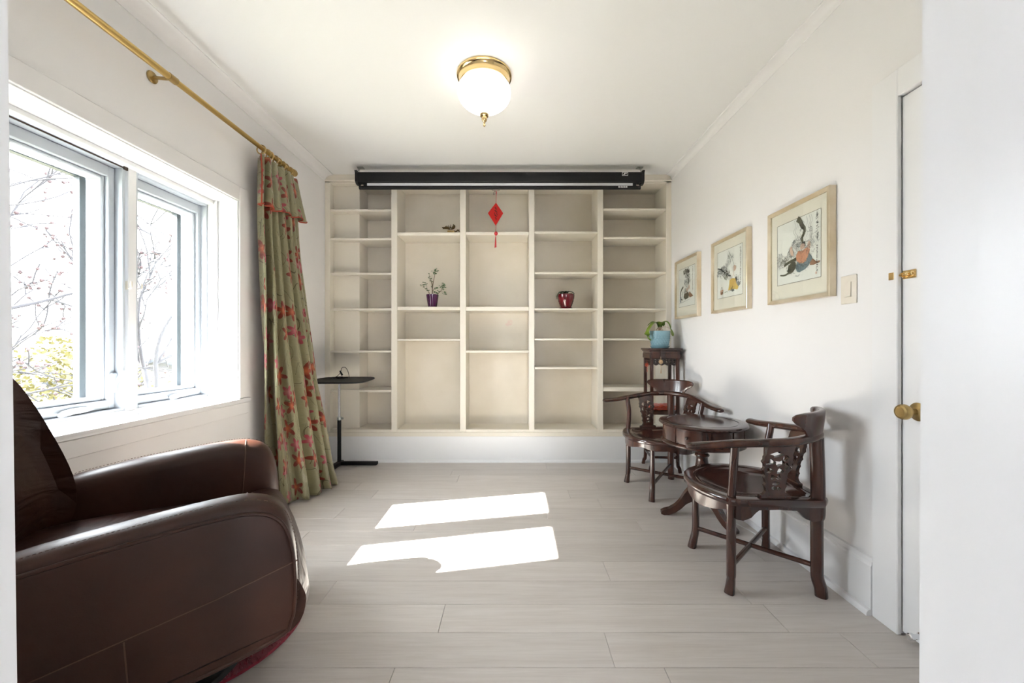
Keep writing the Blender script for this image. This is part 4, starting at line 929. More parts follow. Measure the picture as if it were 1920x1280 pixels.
bm = B(); pf = [(0.0, 0.011), (0.066, 0.011), (0.074, 0.03), (0.080, 0.06), (0.084, 0.10), (0.086, 0.145), (0.087, 0.153), (0.082, 0.153), (0.080, 0.13), (0.0, 0.128)]; lathe(bm, pf, 48)
for j in range(6):
    for i in range(20):
        a = 2 * PI * (i + 0.5 * (j % 2)) / 20; z = 0.035 + 0.017 * j; r_ = 0.073 + 0.010 * min(1, (z - 0.025) / 0.06)
        bmesh.ops.create_icosphere(bm, subdivisions=1, radius=0.0095, matrix=Matrix.Translation((r_ * math.cos(a), r_ * math.sin(a), z)) @ Matrix.Rotation(a, 4, 'Z') @ Matrix.Diagonal((0.45, 1, 0.8, 1)))
obj('pot', bm, M['bluepot'], pt)
bm = B(); lathe(bm, [(0, 0.134), (0.050, 0.140), (0.080, 0.134)], 24)
for k in range(34):
    a = k * 2.4; r_ = 0.07 * math.sqrt(k / 34); bmesh.ops.create_icosphere(bm, subdivisions=1, radius=0.009, matrix=Matrix.Translation((r_ * math.cos(a), r_ * math.sin(a), 0.142)) @ Matrix.Diagonal((1, .7, .6, 1)))
obj('bark', bm, M['soil'], pt, kind='stuff')
bm = B()
for a in (0.3, 1.5, 2.8, 4.0, 5.2): tube(bm, cr([(0, 0, 0.185), (0.02 * math.cos(a), 0.02 * math.sin(a), 0.175), (0.045 * math.cos(a), 0.045 * math.sin(a), 0.142)], 4), 0.003, 6)
lathe(bm, [(0, 0.13), (0.012, 0.13), (0.012, 0.19), (0, 0.20)], 10); tube(bm, cr([(0, 0, 0.17), (0.03, -0.02, 0.19), (0.075, -0.03, 0.175)], 4), 0.002, 6); obj('roots', bm, M['root'], pt)
for pts, w in (([(0, 0, 0.185), (-0.02, -0.012, 0.225), (-0.060, -0.030, 0.225), (-0.105, -0.04, 0.18), (-0.128, -0.045, 0.125), (-0.118, -0.05, 0.085), (-0.095, -0.05, 0.068)], 0.030),
               ([(0, 0, 0.185), (0.02, -0.010, 0.228), (0.055, -0.022, 0.235), (0.078, -0.03, 0.20), (0.088, -0.035, 0.15), (0.096, -0.05, 0.105)], 0.028),
               ([(0, 0.0, 0.185), (-0.015, 0.02, 0.22), (-0.05, 0.04, 0.238), (-0.09, 0.06, 0.205)], 0.022), ([(0, 0, 0.185), (0.02, 0.03, 0.23), (0.05, 0.07, 0.235), (0.07, 0.10, 0.20)], 0.024)):
    bm = B(); strap_leaf(bm, pts, w); obj('leaf', bm, M['leaf'], pt)
zs1 = zpx(574.8)
jp = thing('potted_jade_plant', 'spindly jade plant in a glossy purple pot on the bookcase shelf', 'potted plant', (-0.785, 3.715, zs1))
bm = B(); lathe(bm, [(0, 0), (0.041, 0), (0.043, 0.004), (0.060, 0.120), (0.056, 0.120), (0.053, 0.105), (0, 0.104)], 36); obj('pot', bm, M['purplepot'], jp)
bm = B(); lathe(bm, [(0, 0.108), (0.053, 0.106)], 20); obj('soil', bm, M['soil'], jp)
rr = random.Random(2); bs = B(); bl = B()
def jade_leaf(p, r_): bmesh.ops.create_icosphere(bl, subdivisions=1, radius=r_, matrix=Matrix.Translation(p) @ Matrix.Rotation(rr.uniform(0, 6), 4, 'Z') @ Matrix.Rotation(rr.uniform(-1, 1), 4, 'X') @ Matrix.Diagonal((1, 0.75, 0.3, 1)))
def sprig(pts, r0, cl, every=0): 
    P = cr(pts, 6); tube(bs, P, [r0 * (1 - 0.6 * i / (len(P) - 1)) for i in range(len(P))], 7)
    for _ in range(cl): jade_leaf(P[-1] + Vector((rr.gauss(0, .011), rr.gauss(0, .008), rr.gauss(0, .013))), rr.uniform(.008, .014))
    for k in range(every): p = P[rr.randrange(len(P) // 3, len(P))]; jade_leaf(p + Vector((rr.choice((-1, 1)) * .009, rr.uniform(-.006, .006), rr.uniform(-.004, .006))), rr.uniform(.006, .010))
sprig([(0, 0, 0.105), (0.0, 0, 0.18), (0.012, 0, 0.26), (0.028, 0.004, 0.345)], 0.0050, 14, 4)
sprig([(-0.003, 0.01, 0.105), (-0.004, 0.01, 0.2), (-0.014, 0.01, 0.25), (-0.032, 0.012, 0.305)], 0.0042, 3, 7)
sprig([(0.0, 0, 0.20), (-0.006, 0.004, 0.26), (-0.006, 0.006, 0.315)], 0.0025, 0, 0)
sprig([(0.035, -0.01, 0.105), (0.062, -0.012, 0.135), (0.088, -0.016, 0.16), (0.108, -0.018, 0.20)], 0.0036, 22, 2)
sprig([(0.075, -0.013, 0.147), (0.10, -0.02, 0.145), (0.118, -0.02, 0.14)], 0.002, 5, 3)
sprig([(-0.020, 0.0, 0.105), (-0.038, 0.002, 0.15), (-0.075, 0.004, 0.185), (-0.105, 0.006, 0.225)], 0.0034, 4, 7)
sprig([(-0.030, 0.002, 0.13), (-0.052, 0.004, 0.18), (-0.062, 0.004, 0.24)], 0.0022, 2, 2)
sprig([(0.004, -0.012, 0.15), (0.022, -0.014, 0.178), (0.046, -0.016, 0.192)], 0.0024, 3, 3); sprig([(0.028, 0, 0.105), (0.034, 0, 0.135)], 0.003, 4, 1)
obj('stems', bs, M['stem'], jp); obj('leaves', bl, M['jade'], jp, kind='stuff')
rp_ = thing('potted_dark_plant', 'drooping dark-leaved plant in a ribbed oxblood red pot on the bookcase', 'potted plant', (0.500, 3.735, zpx(577.7)))
bm = B(); lathe(bm, [(0, 0), (0.062, 0), (0.066, 0.005), (0.062, 0.012), (0.052, 0.014), (0.055, 0.028), (0.060, 0.032), (0.062, 0.044), (0.067, 0.048), (0.069, 0.064), (0.074, 0.068), (0.076, 0.090), (0.080, 0.096), (0.083, 0.120), (0.083, 0.138), (0.078, 0.142), (0.076, 0.128), (0, 0.126)], 40); obj('pot', bm, M['redpot'], rp_, angle=50)
bm = B(); lathe(bm, [(0, 0.130), (0.076, 0.129)], 20); obj('soil', bm, M['soil'], rp_)
for pts, w in (([(0, 0, 0.128), (-0.02, -0.02, 0.160), (-0.06, -0.05, 0.160), (-0.088, -0.062, 0.125), (-0.094, -0.064, 0.085)], 0.015), ([(0, 0, 0.128), (-0.01, -0.04, 0.160), (-0.045, -0.075, 0.150), (-0.06, -0.085, 0.135)], 0.016),
               ([(0, 0, 0.128), (0.02, -0.02, 0.165), (0.05, -0.045, 0.160), (0.074, -0.06, 0.138)], 0.017), ([(0, 0, 0.128), (0.0, -0.02, 0.165), (0.012, -0.05, 0.165), (-0.004, -0.075, 0.150)], 0.014), ([(0, 0, 0.128), (0.01, 0.03, 0.165), (0.03, 0.06, 0.165)], 0.015), ([(0, 0, 0.128), (-0.03, 0.02, 0.166), (-0.055, 0.04, 0.155)], 0.015)):
    bm = B(); strap_leaf(bm, pts, w); obj('leaf', bm, M['darkleaf'], rp_)
# little bronze dragon boat figure
M['bronze'] = mat('dark_bronze', (0.10, 0.065, 0.025), 0.4, 0.8)
dg = thing('dragon_figurine', 'small dark bronze dragon figurine on the top left-centre shelf', 'figurine', (-0.600, 3.695, zpx(435)))
bm = B(); box(bm, -0.036, 0.030, -0.020, 0.020, 0.0, 0.024, bev=0.005, seg=2); obj('base', bm, M['oldbrass'], dg, label='paler brass plinth')
bm = B(); tube(bm, cr([(-0.062, 0, 0.048), (-0.040, 0, 0.052), (-0.020, 0, 0.038), (0.0, 0, 0.036), (0.020, 0, 0.050), (0.026, 0, 0.070), (0.018, 0, 0.084)], 5), [0.008 + 0.005 * math.sin(k * 0.35) for k in range(31)], 8)
for k in range(9): tube(bm, [(-0.045 + 0.008 * k, 0, 0.046), (-0.048 + 0.008 * k, (-1) ** k * 0.010, 0.062 + 0.010 * (k % 3))], [0.005, 0.001], 5)
tube(bm, cr([(0.026, 0, 0.020), (0.046, 0, 0.016), (0.060, 0, 0.030), (0.074, 0, 0.020), (0.086, 0, 0.010)], 5), [0.008 - 0.0003 * k for k in range(21)], 7)
for x in (0.056, 0.064, 0.072): tube(bm, [(x, 0, 0.022), (x + 0.004, 0, 0.038)], [0.005, 0.001], 5)
obj('body', bm, M['bronze'], dg)
bm = B(); bmesh.ops.create_icosphere(bm, subdivisions=2, radius=0.013, matrix=Matrix.Translation((-0.066, 0, 0.050)) @ Matrix.Diagonal((1.2, .8, .8, 1)))
for s in (-1, 1): tube(bm, [(-0.060, s * 0.005, 0.058), (-0.046, s * 0.009, 0.070)], [0.003, 0.001], 5)
tube(bm, [(-0.076, 0, 0.054), (-0.090, 0, 0.056)], [0.006, 0.004], 6); tube(bm, [(-0.074, 0, 0.044), (-0.084, 0, 0.040)], [0.004, 0.003], 6); obj('head', bm, M['bronze'], dg)

# ------------------------------------------------------------------ laptop cart with black tray
ct = thing('tray_table', 'black laptop tray table on a chrome pole and T-shaped foot by the curtain', 'side table', (-1.610, 3.560, 0))
bm = B(); box(bm, -0.014, 0.352, -0.024, 0.024, 0.006, 0.036, bev=0.006, seg=2); box(bm, -0.026, 0.026, -0.23, 0.045, 0.006, 0.036, bev=0.006, seg=2); obj('foot', bm, M['black'], ct)
bm = B(); tube(bm, [(0, 0, 0.03), (0, 0, 0.425)], 0.017, 18); obj('lower_post', bm, M['black'], ct)
bm = B(); tube(bm, [(0, 0, 0.418), (0, 0, 0.446)], 0.0205, 18); tube(bm, [(0.018, -0.004, 0.434), (0.036, -0.010, 0.434)], [0.006, 0.011], 10); obj('clamp_knob', bm, M['galv'], ct)
bm = B(); tube(bm, cr([(0, 0, 0.42), (0, 0, 0.72), (0.002, 0, 0.752), (0.012, 0, 0.772), (0.035, 0, 0.780)], 6), 0.0115, 16); obj('chrome_post', bm, M['chrome'], ct)
bm = B(); rt = Matrix.Translation((0.105, -0.170, 0.803)) @ Matrix.Rotation(math.radians(3), 4, 'Z') @ Matrix.Rotation(math.radians(1.2), 4, 'X')
out_ = [(0.245 * math.copysign(abs(math.cos(a)) ** 0.45, math.cos(a)), 0.215 * math.copysign(abs(math.sin(a)) ** 0.45, math.sin(a))) for a in [2 * PI * k / 48 for k in range(48)]]
loft(bm, [[rt @ Vector((x * k, y * k, z)) for x, y in out_] for k, z in ((0.97, -0.010), (1.0, -0.006), (1.0, 0.001), (0.99, 0.004), (0.97, 0.004), (0.965, 0.002), (0.3, 0.002))]); obj('tray', bm, M['blackplastic'], ct)
bm = B(); box(bm, 0.010, 0.080, -0.05, 0.05, 0.774, 0.792, bev=0.003); prism(bm, [(0.062, 0.790), (0.135, 0.790), (0.125, 0.774), (0.138, 0.762), (0.098, 0.768), (0.070, 0.760)], lambda u, v, d: (u, d, v), -0.055, -0.035); obj('tilt_bracket', bm, M['blackplastic'], ct, smooth=False)
bm = B(); P = []
for k in range(60):
    a = k * 0.55; P.append((0.055 * math.cos(a) * (1 + .25 * math.sin(k)), 0.045 * math.sin(a), 0.004 + 0.010 * (0.5 + 0.5 * math.sin(k * 1.7))))
tube(bm, cr(P, 3), 0.0025, 6); tube(bm, cr([(-0.09, 0, 0.003), (-0.03, -0.01, 0.02), (0.0, 0, 0.055), (0.012, 0, 0.095), (0.045, 0.0, 0.098), (0.070, 0.0, 0.055), (0.075, 0.01, 0.004)], 6), 0.0025, 6)
tube(bm, [(0.0, -0.01, 0.070), (0.022, -0.012, 0.030)], [0.006, 0.009], 8); o = obj('coiled_cable', bm, M['black'], None); o.location = (-1.545, 3.44, 0.8085)
tag(o, 'loose black cable coiled on the laptop tray', 'cable')
# thin white lead trailing from the wall past the table foot
bm = B(); M['lead'] = mat('white_lead', (0.72, 0.72, 0.70), 0.5)
tube(bm, cr([(1.440, 2.60, 0.05), (1.405, 2.72, 0.004), (1.340, 2.70, 0.0035), (1.335, 2.55, 0.0035), (1.385, 2.38, 0.0035), (1.415, 2.26, 0.0035), (1.395, 2.14, 0.0035), (1.425, 2.03, 0.0035)], 8), 0.003, 6); o = obj('white_lead', bm, M['lead'], None)
tag(o, 'thin white cable lying on the floor beside the right skirting', 'cable')

# ------------------------------------------------------------------ three framed ink paintings
M['frame'] = mat('champagne_gold_frame', (0.72, 0.62, 0.46), 0.30, 0.45); add_var(M['frame'], (0.62, 0.51, 0.34, 1), (0.78, 0.69, 0.54, 1), scale=6, stretch=(1, 1, 1))
M['mount'] = mat('cream_mount', (0.80, 0.735, 0.635), 0.8); M['paper'] = mat('rice_paper', (0.80, 0.78, 0.73), 0.85)
INK = {'ink': mat('ink_black', (0.05, 0.05, 0.045), 0.8), 'grey': mat('ink_grey', (0.26, 0.26, 0.25), 0.8), 'pale': mat('ink_pale', (0.48, 0.47, 0.45), 0.8), 'olive': mat('ink_olive', (0.11, 0.10, 0.06), 0.8), 'orange': mat('wash_orange', (0.58, 0.26, 0.15), 0.8),
       'blue': mat('wash_blue_grey', (0.15, 0.20, 0.22), 0.8), 'yellow': mat('wash_yellow', (0.66, 0.45, 0.10), 0.8), 'skin': mat('wash_skin', (0.66, 0.46, 0.36), 0.8), 'brown': mat('wash_brown', (0.30, 0.15, 0.08), 0.8), 'green': mat('wash_green', (0.28, 0.33, 0.22), 0.8), 'line': mat('mount_line', (0.16, 0.13, 0.09), 0.8)}
KEYS = list(INK)
def painting(label, y0, y1, z0, z1, draw):
    xf = XR - 0.034; w, h = y1 - y0, z1 - z0
    t = thing('framed_painting', label, 'painting', (XR, (y0 + y1) / 2, (z0 + z1) / 2), 0, 'framed ink paintings on the right wall')
    cy, cz = (y0 + y1) / 2, (z0 + z1) / 2
    bm = B(); fw = 0.021
    pr = [(-0.002, 0), (-0.034, 0), (-0.036, 0.003), (-0.034, 0.010), (-0.030, fw), (-0.020, fw), (-0.002, fw)]
    cor = [(-w / 2, -h / 2), (w / 2, -h / 2), (w / 2, h / 2), (-w / 2, h / 2)]; R_ = []
    for (cy_, cz_) in cor: R_.append([bm.verts.new((x, cy_ - math.copysign(o_, cy_), cz_ - math.copysign(o_, cz_))) for x, o_ in pr])
    for i in range(4):
        a, b = R_[i], R_[(i + 1) % 4]
        for k in range(len(pr)): bm.faces.new((a[k], a[(k + 1) % len(pr)], b[(k + 1) % len(pr)], b[k]))
    obj('frame', bm, M['frame'], t, smooth=False)
    bm = B(); box(bm, -0.022, -0.004, -w / 2 + 0.015, w / 2 - 0.015, -h / 2 + 0.015, h / 2 - 0.015); obj('mount', bm, M['mount'], t, smooth=False)
    # sheet: u runs from the far edge (0) to the near edge (1) as a viewer sees it, v upwards
    pw, ph = w * 0.70, h * 0.64; oy, oz = w / 2 - w * 0.155, -h / 2 + h * 0.195
    bm = B(); box(bm, -0.0226, -0.022, oy - pw, oy, oz, oz + ph); obj('paper_sheet', bm, M['paper'], t, smooth=False)
    bm = B(); lay = [0]
    def poly(pts, key):
        lay[0] += 1; x = -0.0228 - 0.0000006 * lay[0] - 0.00006 * KEYS.index(key)
        f_ = bm.faces.new([bm.verts.new((x, oy - u * pw, oz + v * ph)) for u, v in pts]); f_.material_index = KEYS.index(key)
    def stroke(pts, w0, w1, key):
        P = cr([(u, v, 0) for u, v in pts], 4)
        for i in range(len(P) - 1):
            a, b = P[i], P[i + 1]; d_ = (b - a)
            if d_.length < 1e-6: continue
            nn = Vector((-d_.y, d_.x, 0)).normalized(); wa = w0 + (w1 - w0) * i / len(P); wb_ = w0 + (w1 - w0) * (i + 1) / len(P)
            poly([((a + nn * wa).x, (a + nn * wa).y), ((b + nn * wb_).x, (b + nn * wb_).y), ((b - nn * wb_).x, (b - nn * wb_).y), ((a - nn * wa).x, (a - nn * wa).y)], key)
    def scribble(cx, cy2, rx, ry, n_, key, rnd, wd=0.004):
        for _ in range(n_):
            a = rnd.uniform(0, 2 * PI); q = math.sqrt(rnd.random()); x, y = cx + rx * q * math.cos(a), cy2 + ry * q * math.sin(a); b = rnd.uniform(0, 2 * PI); l = rnd.uniform(.02, .06)
            stroke([(x, y), (x + l * .5 * math.cos(b), y + l * .5 * math.sin(b)), (x + l * math.cos(b + .9), y + l * math.sin(b + .9))], wd, wd * .4, key)
    def column(u, v1_, v0_, rnd, size, key='ink'):
        v = v1_
        while v > v0_:
            s = size * rnd.uniform(.7, 1.2)
            for _ in range(5):
                x, y = u + rnd.uniform(-.5, .3) * s, v - rnd.uniform(0, 1) * s; a = rnd.choice((0.1, -0.2, -1.4, -0.9, 0.7)); l = s * rnd.uniform(.3, .8)
                stroke([(x, y), (x + l * .5 * math.cos(a), y + l * .5 * math.sin(a) + .003), (x + l * math.cos(a), y + l * math.sin(a))], .0045, .002, key)
            v -= s * 1.25
    for e in (((0, 0), (1, 0)), ((0, 1), (1, 1)), ((0, 0), (0, 1)), ((1, 0), (1, 1))): stroke([e[0], e[1]], .0035, .0035, 'line')
    draw(poly, stroke, scribble, column); obj('ink_artwork', bm, [INK[k] for k in KEYS], t, smooth=False)
    bm = B(); box(bm, -0.0275, -0.0260, -w / 2 + fw - 0.003, w / 2 - fw + 0.003, -h / 2 + fw - 0.003, h / 2 - fw + 0.003); obj('glazing', bm, M['glass'], t, smooth=False)
def art1(poly, stroke, scribble, column):
    r = random.Random(21)
    scribble(.42, .52, .16, .10, 60, 'pale', r); scribble(.50, .62, .12, .08, 55, 'grey', r); scribble(.88, .60, .11, .09, 55, 'pale', r); scribble(.75, .55, .12, .06, 30, 'grey', r, .003); scribble(.10, .40, .10, .13, 60, 'grey', r, .003); scribble(.2, .38, .08, .05, 25, 'olive', r, .004)
    stroke([(.50, .99), (.57, .93), (.60, .86), (.66, .80), (.66, .74), (.60, .66), (.62, .60), (.58, .54)], .045, .014, 'olive'); stroke([(.52, .97), (.56, .90), (.61, .83)], .012, .008, 'ink')
    for x in (.43, .47, .70, .76, .80): stroke([(x, .98), (x + .03, .88), (x - .02, .80), (x + .03, .72), (x, .66)], .004, .003, 'pale')
    for x in (.74, .78): stroke([(x, .80), (x + .04, .77), (x + .03, .72), (x - .02, .74)], .004, .003, 'grey')
    stroke([(.18, .305), (.30, .34), (.44, .36), (.50, .375)], .022, .028, 'olive')
    poly([(.26, .20), (.29, .29), (.36, .33), (.45, .33), (.46, .22), (.40, .17), (.32, .15)], 'olive'); stroke([(.08, .165), (.18, .150), (.28, .165), (.36, .20)], .010, .022, 'olive')
    poly([(.46, .22), (.50, .32), (.62, .34), (.76, .36), (.82, .30), (.76, .22), (.68, .17), (.55, .14), (.49, .16)], 'blue'); scribble(.62, .22, .12, .05, 30, 'pale', r, .004)
    poly([(.70, .30), (.76, .40), (.81, .35), (.84, .27), (.78, .24)], 'blue'); poly([(.78, .25), (.84, .30), (.90, .25), (.99, .24), (.98, .215), (.86, .20), (.78, .21)], 'brown')
    poly([(.48, .34), (.47, .42), (.52, .48), (.60, .46), (.66, .48), (.74, .50), (.78, .45), (.76, .38), (.72, .30), (.64, .27), (.55, .28)], 'orange')
    poly(blob(.62, .53, .055, .045, 14), 'skin'); poly(blob(.64, .575, .035, .022, 12), 'ink'); stroke([(.58, .50), (.62, .44), (.68, .47)], .006, .004, 'brown'); poly(blob(.76, .52, .035, .06, 12), 'skin')
    scribble(.64, .38, .12, .10, 26, 'brown', r, .0022); scribble(.60, .27, .16, .09, 60, 'ink', r, .0028); scribble(.36, .25, .10, .09, 40, 'ink', r, .003); scribble(.55, .56, .16, .14, 50, 'ink', r, .002); scribble(.60, .85, .05, .10, 20, 'ink', r, .003); scribble(.80, .47, .10, .10, 26, 'ink', r, .002)
    poly(blob(.36, .55, .030, .035, 12), 'skin'); poly([(.33, .52), (.36, .44), (.42, .42), (.41, .50), (.38, .53)], 'skin'); stroke([(.33, .54), (.28, .50), (.26, .43)], .005, .004, 'grey'); scribble(.37, .46, .05, .06, 18, 'ink', r, .003)
    stroke([(.46, .10), (.52, .085), (.56, .11)], .012, .006, 'pale'); column(.93, .95, .62, r, .055); column(.93, .48, .10, r, .028)
    poly([(.90, .055), (.93, .055), (.93, .09), (.90, .09)], 'skin')
def art2(poly, stroke, scribble, column):
    r = random.Random(33)
    scribble(.10, .55, .12, .08, 60, 'grey', r, .006); scribble(.26, .60, .14, .08, 80, 'grey', r, .006); scribble(.38, .48, .12, .07, 70, 'olive', r, .007); scribble(.45, .70, .10, .08, 34, 'pale', r); scribble(.55, .80, .12, .07, 26, 'grey', r, .003)
    stroke([(.02, .66), (.16, .62), (.30, .54), (.45, .46), (.56, .42)], .012, .018, 'ink'); stroke([(.48, .95), (.60, .78), (.68, .64), (.70, .56)], .005, .003, 'grey'); stroke([(.45, .88), (.55, .75), (.50, .66)], .004, .003, 'olive')
    poly(blob(.72, .56, .05, .06, 12, .2), 'skin'); stroke([(.66, .60), (.66, .46), (.70, .40)], .006, .004, 'skin'); scribble(.73, .58, .05, .05, 14, 'grey', r, .003)
    poly([(.50, .24), (.52, .34), (.58, .36), (.66, .36), (.74, .34), (.78, .24), (.86, .16), (.82, .11), (.72, .13), (.62, .15), (.56, .14), (.46, .13)], 'yellow')
    poly([(.58, .13), (.62, .19), (.68, .16), (.70, .10), (.62, .09)], 'blue'); poly([(.70, .34), (.78, .38), (.80, .33), (.77, .26)], 'olive'); poly(blob(.86, .22, .06, .05, 12, .2), 'grey'); scribble(.80, .30, .10, .09, 34, 'ink', r, .003); scribble(.50, .40, .12, .05, 22, 'grey', r, .003)
    scribble(.64, .26, .12, .10, 30, 'orange', r, .0025); scribble(.60, .16, .12, .05, 24, 'ink', r, .0025); scribble(.24, .56, .18, .10, 50, 'ink', r, .003); scribble(.36, .52, .16, .10, 30, 'pale', r, .005)
    poly([(.14, .13), (.26, .14), (.25, .08), (.16, .07)], 'brown'); stroke([(.15, .13), (.20, .24), (.25, .14)], .004, .004, 'ink'); poly([(.14, .14), (.26, .15), (.26, .17), (.15, .165)], 'orange'); stroke([(.32, .10), (.40, .115), (.46, .10)], .008, .004, 'green')
    column(.93, .95, .82, r, .05); column(.93, .80, .24, r, .028)
def art3(poly, stroke, scribble, column):
    r = random.Random(44)
    scribble(.50, .90, .20, .07, 90, 'olive', r, .008); scribble(.48, .82, .14, .08, 46, 'grey', r, .006); scribble(.62, .68, .10, .12, 40, 'olive', r, .006); scribble(.42, .64, .10, .08, 34, 'grey', r, .005); scribble(.46, .50, .10, .12, 34, 'grey', r, .004)
    stroke([(.62, .92), (.60, .78), (.64, .64), (.60, .52)], .010, .008, 'ink'); stroke([(.30, .52), (.16, .44), (.10, .32), (.14, .22), (.24, .18)], .028, .020, 'olive'); stroke([(.14, .24), (.10, .16), (.16, .13)], .03, .02, 'blue')
    poly([(.32, .24), (.36, .33), (.60, .35), (.66, .28), (.62, .20), (.42, .17)], 'olive'); poly([(.62, .28), (.70, .36), (.78, .30), (.92, .22), (.70, .20)], 'brown'); scribble(.46, .36, .14, .06, 40, 'ink', r, .004); poly(blob(.55, .42, .05, .05, 12), 'skin'); poly(blob(.66, .47, .04, .06, 12), 'skin')
    scribble(.50, .86, .18, .09, 50, 'ink', r, .003); scribble(.40, .30, .22, .12, 60, 'ink', r, .0025); scribble(.55, .30, .16, .08, 30, 'brown', r, .003); scribble(.56, .58, .12, .22, 40, 'ink', r, .002)
    stroke([(.05, .10), (.4, .13), (.7, .16)], .004, .003, 'grey'); column(.88, .95, .35, r, .03, 'olive')
painting('gold-framed ink painting nearest the light switch, figure in orange under a tree', 1.785, 2.222, 1.340, 1.853, art1)
painting('middle gold-framed ink painting of a figure in yellow beside a basket', 2.418, 2.858, 1.340, 1.853, art2)
painting('gold-framed ink painting with dark leafy tree, nearest the bookcase', 3.074, 3.508, 1.340, 1.853, art3)
# ------------------------------------------------------------------ outside: garden ground, bare trees, yellow shrub, pale houses
g = struct('ground'); M['lawn'] = mat('dry_lawn', (0.26, 0.25, 0.17), 0.9); add_var(M['lawn'], (0.10, 0.10, 0.06, 1), (0.17, 0.16, 0.11, 1), scale=0.6)
bm = B(); box(bm, -90, XO - 0.02, -60, 90, -3.4, -3.2); obj('lawn', bm, M['lawn'], g, smooth=False)
M['bark'] = mat('grey_bark', (0.0135, 0.0125, 0.015), 0.9); M['bud'] = mat('red_buds', (0.020, 0.007, 0.008), 0.7); M['yellow'] = mat('yellow_blossom', (0.075, 0.066, 0.019), 0.7)
def bare_tree(label, base, height, seed, r0, spread=1.0, lean=(0, 0, 0), depth=5):
    rnd = random.Random(seed); t = thing('bare_tree', label, 'tree', base); bw = B(); bt = B(); bb = B()
    def grow(p, d, L, r, lv):
        P = [p.copy()]; n = 4
        for k in range(n):
            d = (d + Vector((rnd.gauss(0, .10), rnd.gauss(0, .10), rnd.gauss(0.02, .08)))).normalized(); P.append(P[-1] + d * L / n)
        Q = cr(P, 2); m_ = len(Q); tube(bw if lv <= 1 else bt, Q, [max(0.0115, r * (1 - 0.45 * i / (m_ - 1))) for i in range(m_)], 6 if lv < 3 else 4, cap=False)
        if lv >= depth:
            for _ in range(2):
                q = P[rnd.randrange(1, n + 1)]; bmesh.ops.create_icosphere(bb, subdivisions=1, radius=rnd.uniform(.020, .038), matrix=Matrix.Translation(q + Vector((rnd.gauss(0, .02), rnd.gauss(0, .02), rnd.gauss(0, .02)))))
            return
        for c in range(rnd.choice((2, 3, 3)) + (1 if lv in (1, 2) else 0)):
            q = P[rnd.randrange(2, n + 1)] if c else P[-1]
            nd_ = (d + Vector((rnd.gauss(0, .62 * spread), rnd.gauss(0, .62 * spread), rnd.gauss(0.05, .35)))).normalized()
            grow(q, nd_, L * rnd.uniform(.58, .82), r * rnd.uniform(.42, .62), lv + 1)
    grow(Vector((0, 0, 0)), (Vector((0, 0, 1)) + Vector(lean)).normalized(), height, r0, 0)
    obj('trunk', bw, M['bark'], t, angle=180); obj('twigs', bt, M['bark'], t, kind='stuff', angle=180); obj('buds', bb, M['bud'], t, kind='stuff', smooth=False)
bare_tree('bare budding tree spreading its twigs beyond the near window pane', (-7.4, 5.2, -3.2), 3.2, 5, 0.09, 1.15, (0.06, 0.05, 0), 5)
bare_tree('bare tree with forked upright branch seen through the far window pane', (-6.6, 7.3, -3.2), 3.0, 12, 0.10, 0.9, (0.05, -0.05, 0))
bare_tree('young bare tree with low slanting branches before the yellow shrub', (-9.4, 7.6, -3.2), 2.4, 41, 0.07, 1.3, (0.05, -0.05, 0), 5)
bare_tree('smaller bare tree with red buds low behind the window sill', (-12.2, 8.2, -3.2), 2.0, 23, 0.08, 1.2)
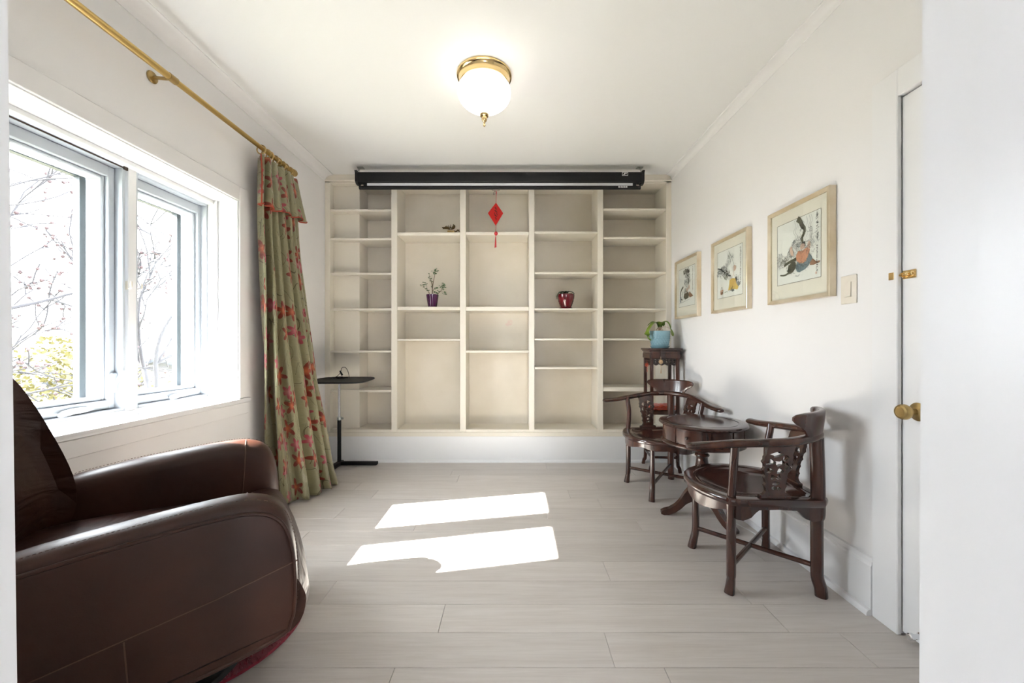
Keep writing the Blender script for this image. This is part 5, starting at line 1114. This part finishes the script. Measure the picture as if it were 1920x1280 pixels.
def shrub(label, base, rx, rz, n, seed):
    rnd = random.Random(seed); t = thing('yellow_shrub', label, 'shrub', base); bm = B()
    for _ in range(n):
        a, q = rnd.uniform(0, 2 * PI), rnd.uniform(0.45, 1.0); el = rnd.uniform(0.0, 1.5); p = Vector((rx * q * math.cos(a) * math.cos(el), rx * q * math.sin(a) * math.cos(el), rz * q * math.sin(el) + 0.3))
        d1 = Vector((rnd.gauss(0, 1), rnd.gauss(0, 1), rnd.gauss(0, 1))).normalized() * 0.09; d2 = d1.orthogonal().normalized() * 0.05
        bm.faces.new([bm.verts.new(v) for v in (p - d1, p + d2, p + d1, p - d2)])
    obj('blossom', bm, M['yellow'], t, kind='stuff', smooth=False)
    bm = B()
    for k in range(14):
        a = k * 2.4; tube(bm, cr([(0.1 * math.cos(a), 0.1 * math.sin(a), 0), (rx * .4 * math.cos(a), rx * .4 * math.sin(a), rz * .5), (rx * .8 * math.cos(a), rx * .8 * math.sin(a), rz * (.6 + .4 * math.sin(k)))], 4), 0.015, 5)
    obj('stems', bm, M['bark'], t, kind='stuff')
shrub('large yellow flowering shrub in the garden beyond the near window pane', (-14.2, 12.4, -3.2), 3.2, 4.3, 5200, 8)
M['siding'] = mat('pale_siding', (0.05, 0.048, 0.045), 0.8); M['roofing'] = mat('blue_grey_roof', (0.012, 0.015, 0.020), 0.8); M['dglass'] = mat('dark_house_glass', (0.10, 0.12, 0.14), 0.2)
def house(label, loc, rz, w, dp, h, rh):
    t = thing('house', label, 'house', loc, rz); bm = B(); box(bm, -w / 2, w / 2, -dp / 2, dp / 2, 0, h); prism(bm, [(-w / 2, h), (w / 2, h), (0, h + rh)], lambda u, v, d: (u, d, v), -dp / 2, dp / 2); obj('wall', bm, M['siding'], t, smooth=False)
    bm = B()
    for s in (-1, 1): prism(bm, [(0, h + rh), (s * (w / 2 + .35), h - 0.28), (s * (w / 2 + .35), h - 0.12), (0, h + rh + .16)], lambda u, v, d: (u, d, v), -dp / 2 - .35, dp / 2 + .35)
    obj('roof', bm, M['roofing'], t, smooth=False)
    for sx in (-1, 1):
        for kx in (-0.28, 0.28):
            for z in (0.9, ):
                bm = B(); box(bm, sx * w / 2 - .03, sx * w / 2 + .03, kx * dp - .5, kx * dp + .5, z, z + 1.2); f_ = obj('window', bm, M['vinyl'], t, smooth=False); bm = B(); box(bm, sx * (w / 2 + .032) - .004, sx * (w / 2 + .032) + .004, kx * dp - .42, kx * dp + .42, z + .08, z + 1.12); obj('pane', bm, M['dglass'], f_, smooth=False)
house('pale house with blue-grey gable roof beyond the far window pane', (-19.5, 22.0, -3.2), math.radians(35), 7.0, 8.5, 2.2, 1.3)
house('pale low house seen behind the yellow shrub', (-30.0, 21.0, -3.2), math.radians(20), 7.0, 9.0, 2.3, 1.2)
